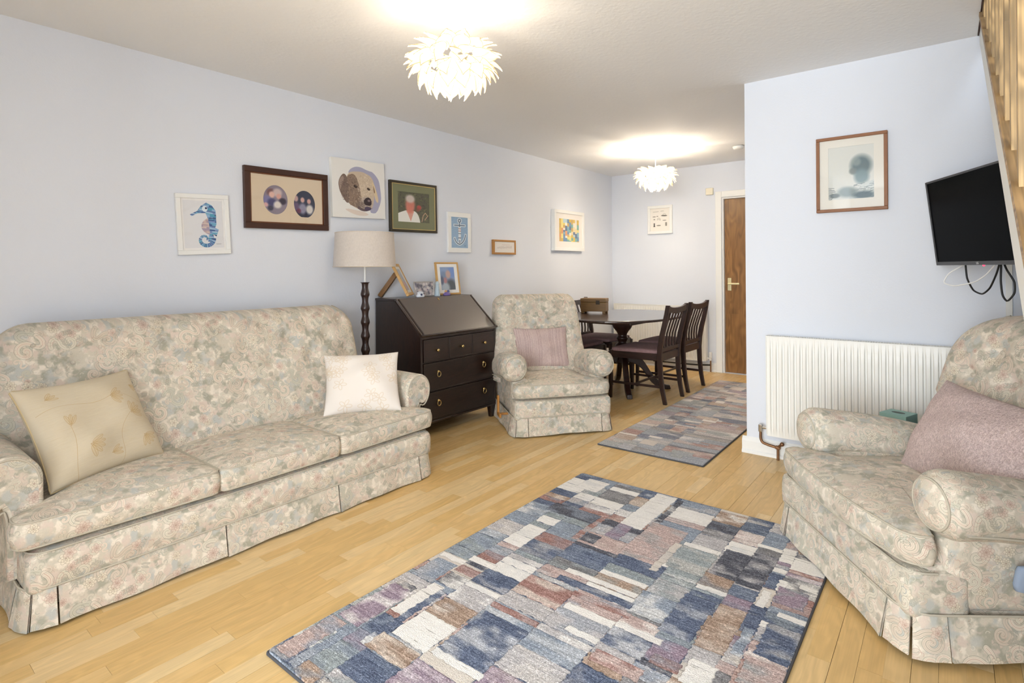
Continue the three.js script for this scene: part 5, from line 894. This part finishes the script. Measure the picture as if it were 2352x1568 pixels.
// ---------------------------------------------------------------- television, cables
{
  const tv = thing('television', 'black flat television angled out on a wall bracket under the stairs', 'television');
  const dir = V(0.418, 0, 0.908), up0 = V(0, 1, 0), nrm = dir.clone().cross(up0);                     // right along the screen; facing the room
  tv.position.copy(D(-0.05, 1.205, 3.585));
  tv.quaternion.setFromRotationMatrix(new THREE.Matrix4().makeBasis(dir, up0, nrm)); tv.rotateX(0.115);
  const w = 0.735, h = 0.43;
  part('casing', bb(0, w, 0, h, -0.04, -0.004, 0.006), black, tv);
  part('bezel', merge([bb(0, w, 0, 0.018, -0.006, 0.002, 0.002), bb(0, w, h - 0.01, h, -0.006, 0.002, 0.002), bb(0, 0.009, 0, h, -0.006, 0.002, 0.002), bb(w - 0.009, w, 0, h, -0.006, 0.002, 0.002)]), std('#3b3a3c', 0.4), tv, 'dark grey bezel');
  part('screen', new THREE.PlaneGeometry(w - 0.016, h - 0.026).translate(w / 2, h / 2 + 0.004, -0.003), phys({ color: '#000000', roughness: 0.3, specularIntensity: 0.05 }), tv, 'black switched-off screen');
  const font = await new FontLoader().loadAsync('fonts/droid/droid_sans_bold.typeface.json');
  part('lettering', new TextGeometry('LG', { font, size: 0.0105, depth: 0.0008, curveSegments: 4 }).translate(w / 2 - 0.012, 0.004, 0.002), std('#b9b9bb', 0.4), tv);
  part('standby_light', new THREE.SphereGeometry(0.0045, 10, 8).translate(w / 2 + 0.035, -0.002, -0.002), std('#ff3a55', 0.4, { emissive: '#ff2f4c', emissiveIntensity: 2.5 }), tv, 'red standby light');
  part('back_plate', bb(w / 2 - 0.11, w / 2 + 0.11, h / 2 - 0.1, h / 2 + 0.1, -0.055, -0.04, 0.003), black, tv);
  const br = thing('wall_bracket', 'black swivel arm holding the television off the wall', 'bracket');
  const plate = D(0.33, 1.42, ZR - 0.012), mid = D(0.36, 1.42, 3.45), end = D(0.215, 1.42, 3.285);
  part('wall_plate', bx(0.1, 0.22, 0.024, plate.x, plate.y, plate.z, 0.004), black, br);
  part('arm', tube([plate, mid], 0.014), black, br); part('arm', tube([mid, end], 0.014), black, br);
  const cab = (name, label, pts, r, m) => tag(part(name, tube(pts, r, false, 60, 8), m, scene), label, 'cable');
  cab('cable', 'thin white cable looped below the television', [D(0.06, 1.21, 3.45), D(0.0, 1.165, 3.47), D(-0.02, 1.12, 3.47), D(0.02, 1.105, 3.44), D(0.09, 1.125, 3.36), D(0.13, 1.16, 3.3), D(0.16, 1.205, 3.26)], 0.003, white);
  cab('cable', 'long black cable hanging in a deep loop below the television', [D(0.062, 1.21, 3.47), D(0.068, 1.14, 3.46), D(0.09, 1.085, 3.43), D(0.12, 1.07, 3.38), D(0.145, 1.10, 3.33), D(0.165, 1.16, 3.3), D(0.175, 1.205, 3.28)], 0.004, black);
  cab('cable', 'short black cable loop beside the trunking', [D(0.182, 1.205, 3.29), D(0.18, 1.13, 3.28), D(0.185, 1.07, 3.27), D(0.2, 1.045, 3.26), D(0.222, 1.08, 3.25), D(0.222, 1.13, 3.25), D(0.2, 1.18, 3.26), D(0.192, 1.205, 3.27)], 0.004, black);
}
// tissue box on a small table behind the armchair
{
  const t = thing('side_table', 'low wooden side table mostly hidden behind the right-hand armchair', 'side table', D(-0.12, 0, 3.43).toArray());
  part('tabletop', bb(-0.17, 0.17, 0.355, 0.375, -0.15, 0.15, 0.004), darkWood, t);
  for (const x of [-0.145, 0.145]) for (const z of [-0.125, 0.125]) part('leg', bb(x - 0.014, x + 0.014, 0, 0.355, z - 0.014, z + 0.014, 0.003), darkWood, t);
  const b = thing('tissue_box', 'pale teal tissue box behind the arm of the right-hand armchair', 'tissue box', D(-0.205, 0.375, 3.38).toArray(), -0.35);
  part('carton', bb(-0.06, 0.06, 0, 0.09, -0.06, 0.06, 0.002), std('#8fb5ac', 0.6), b);
  part('opening', lathe([[0, 0], [0.03, 0], [0.03, 0.0012], [0, 0.0012]], 20).scale(1, 1, 0.55).translate(0, 0.0902, 0), std('#5b6764', 0.8), b, 'dark oval slot');
}
shade(scene);
renderer.render(scene, camera);
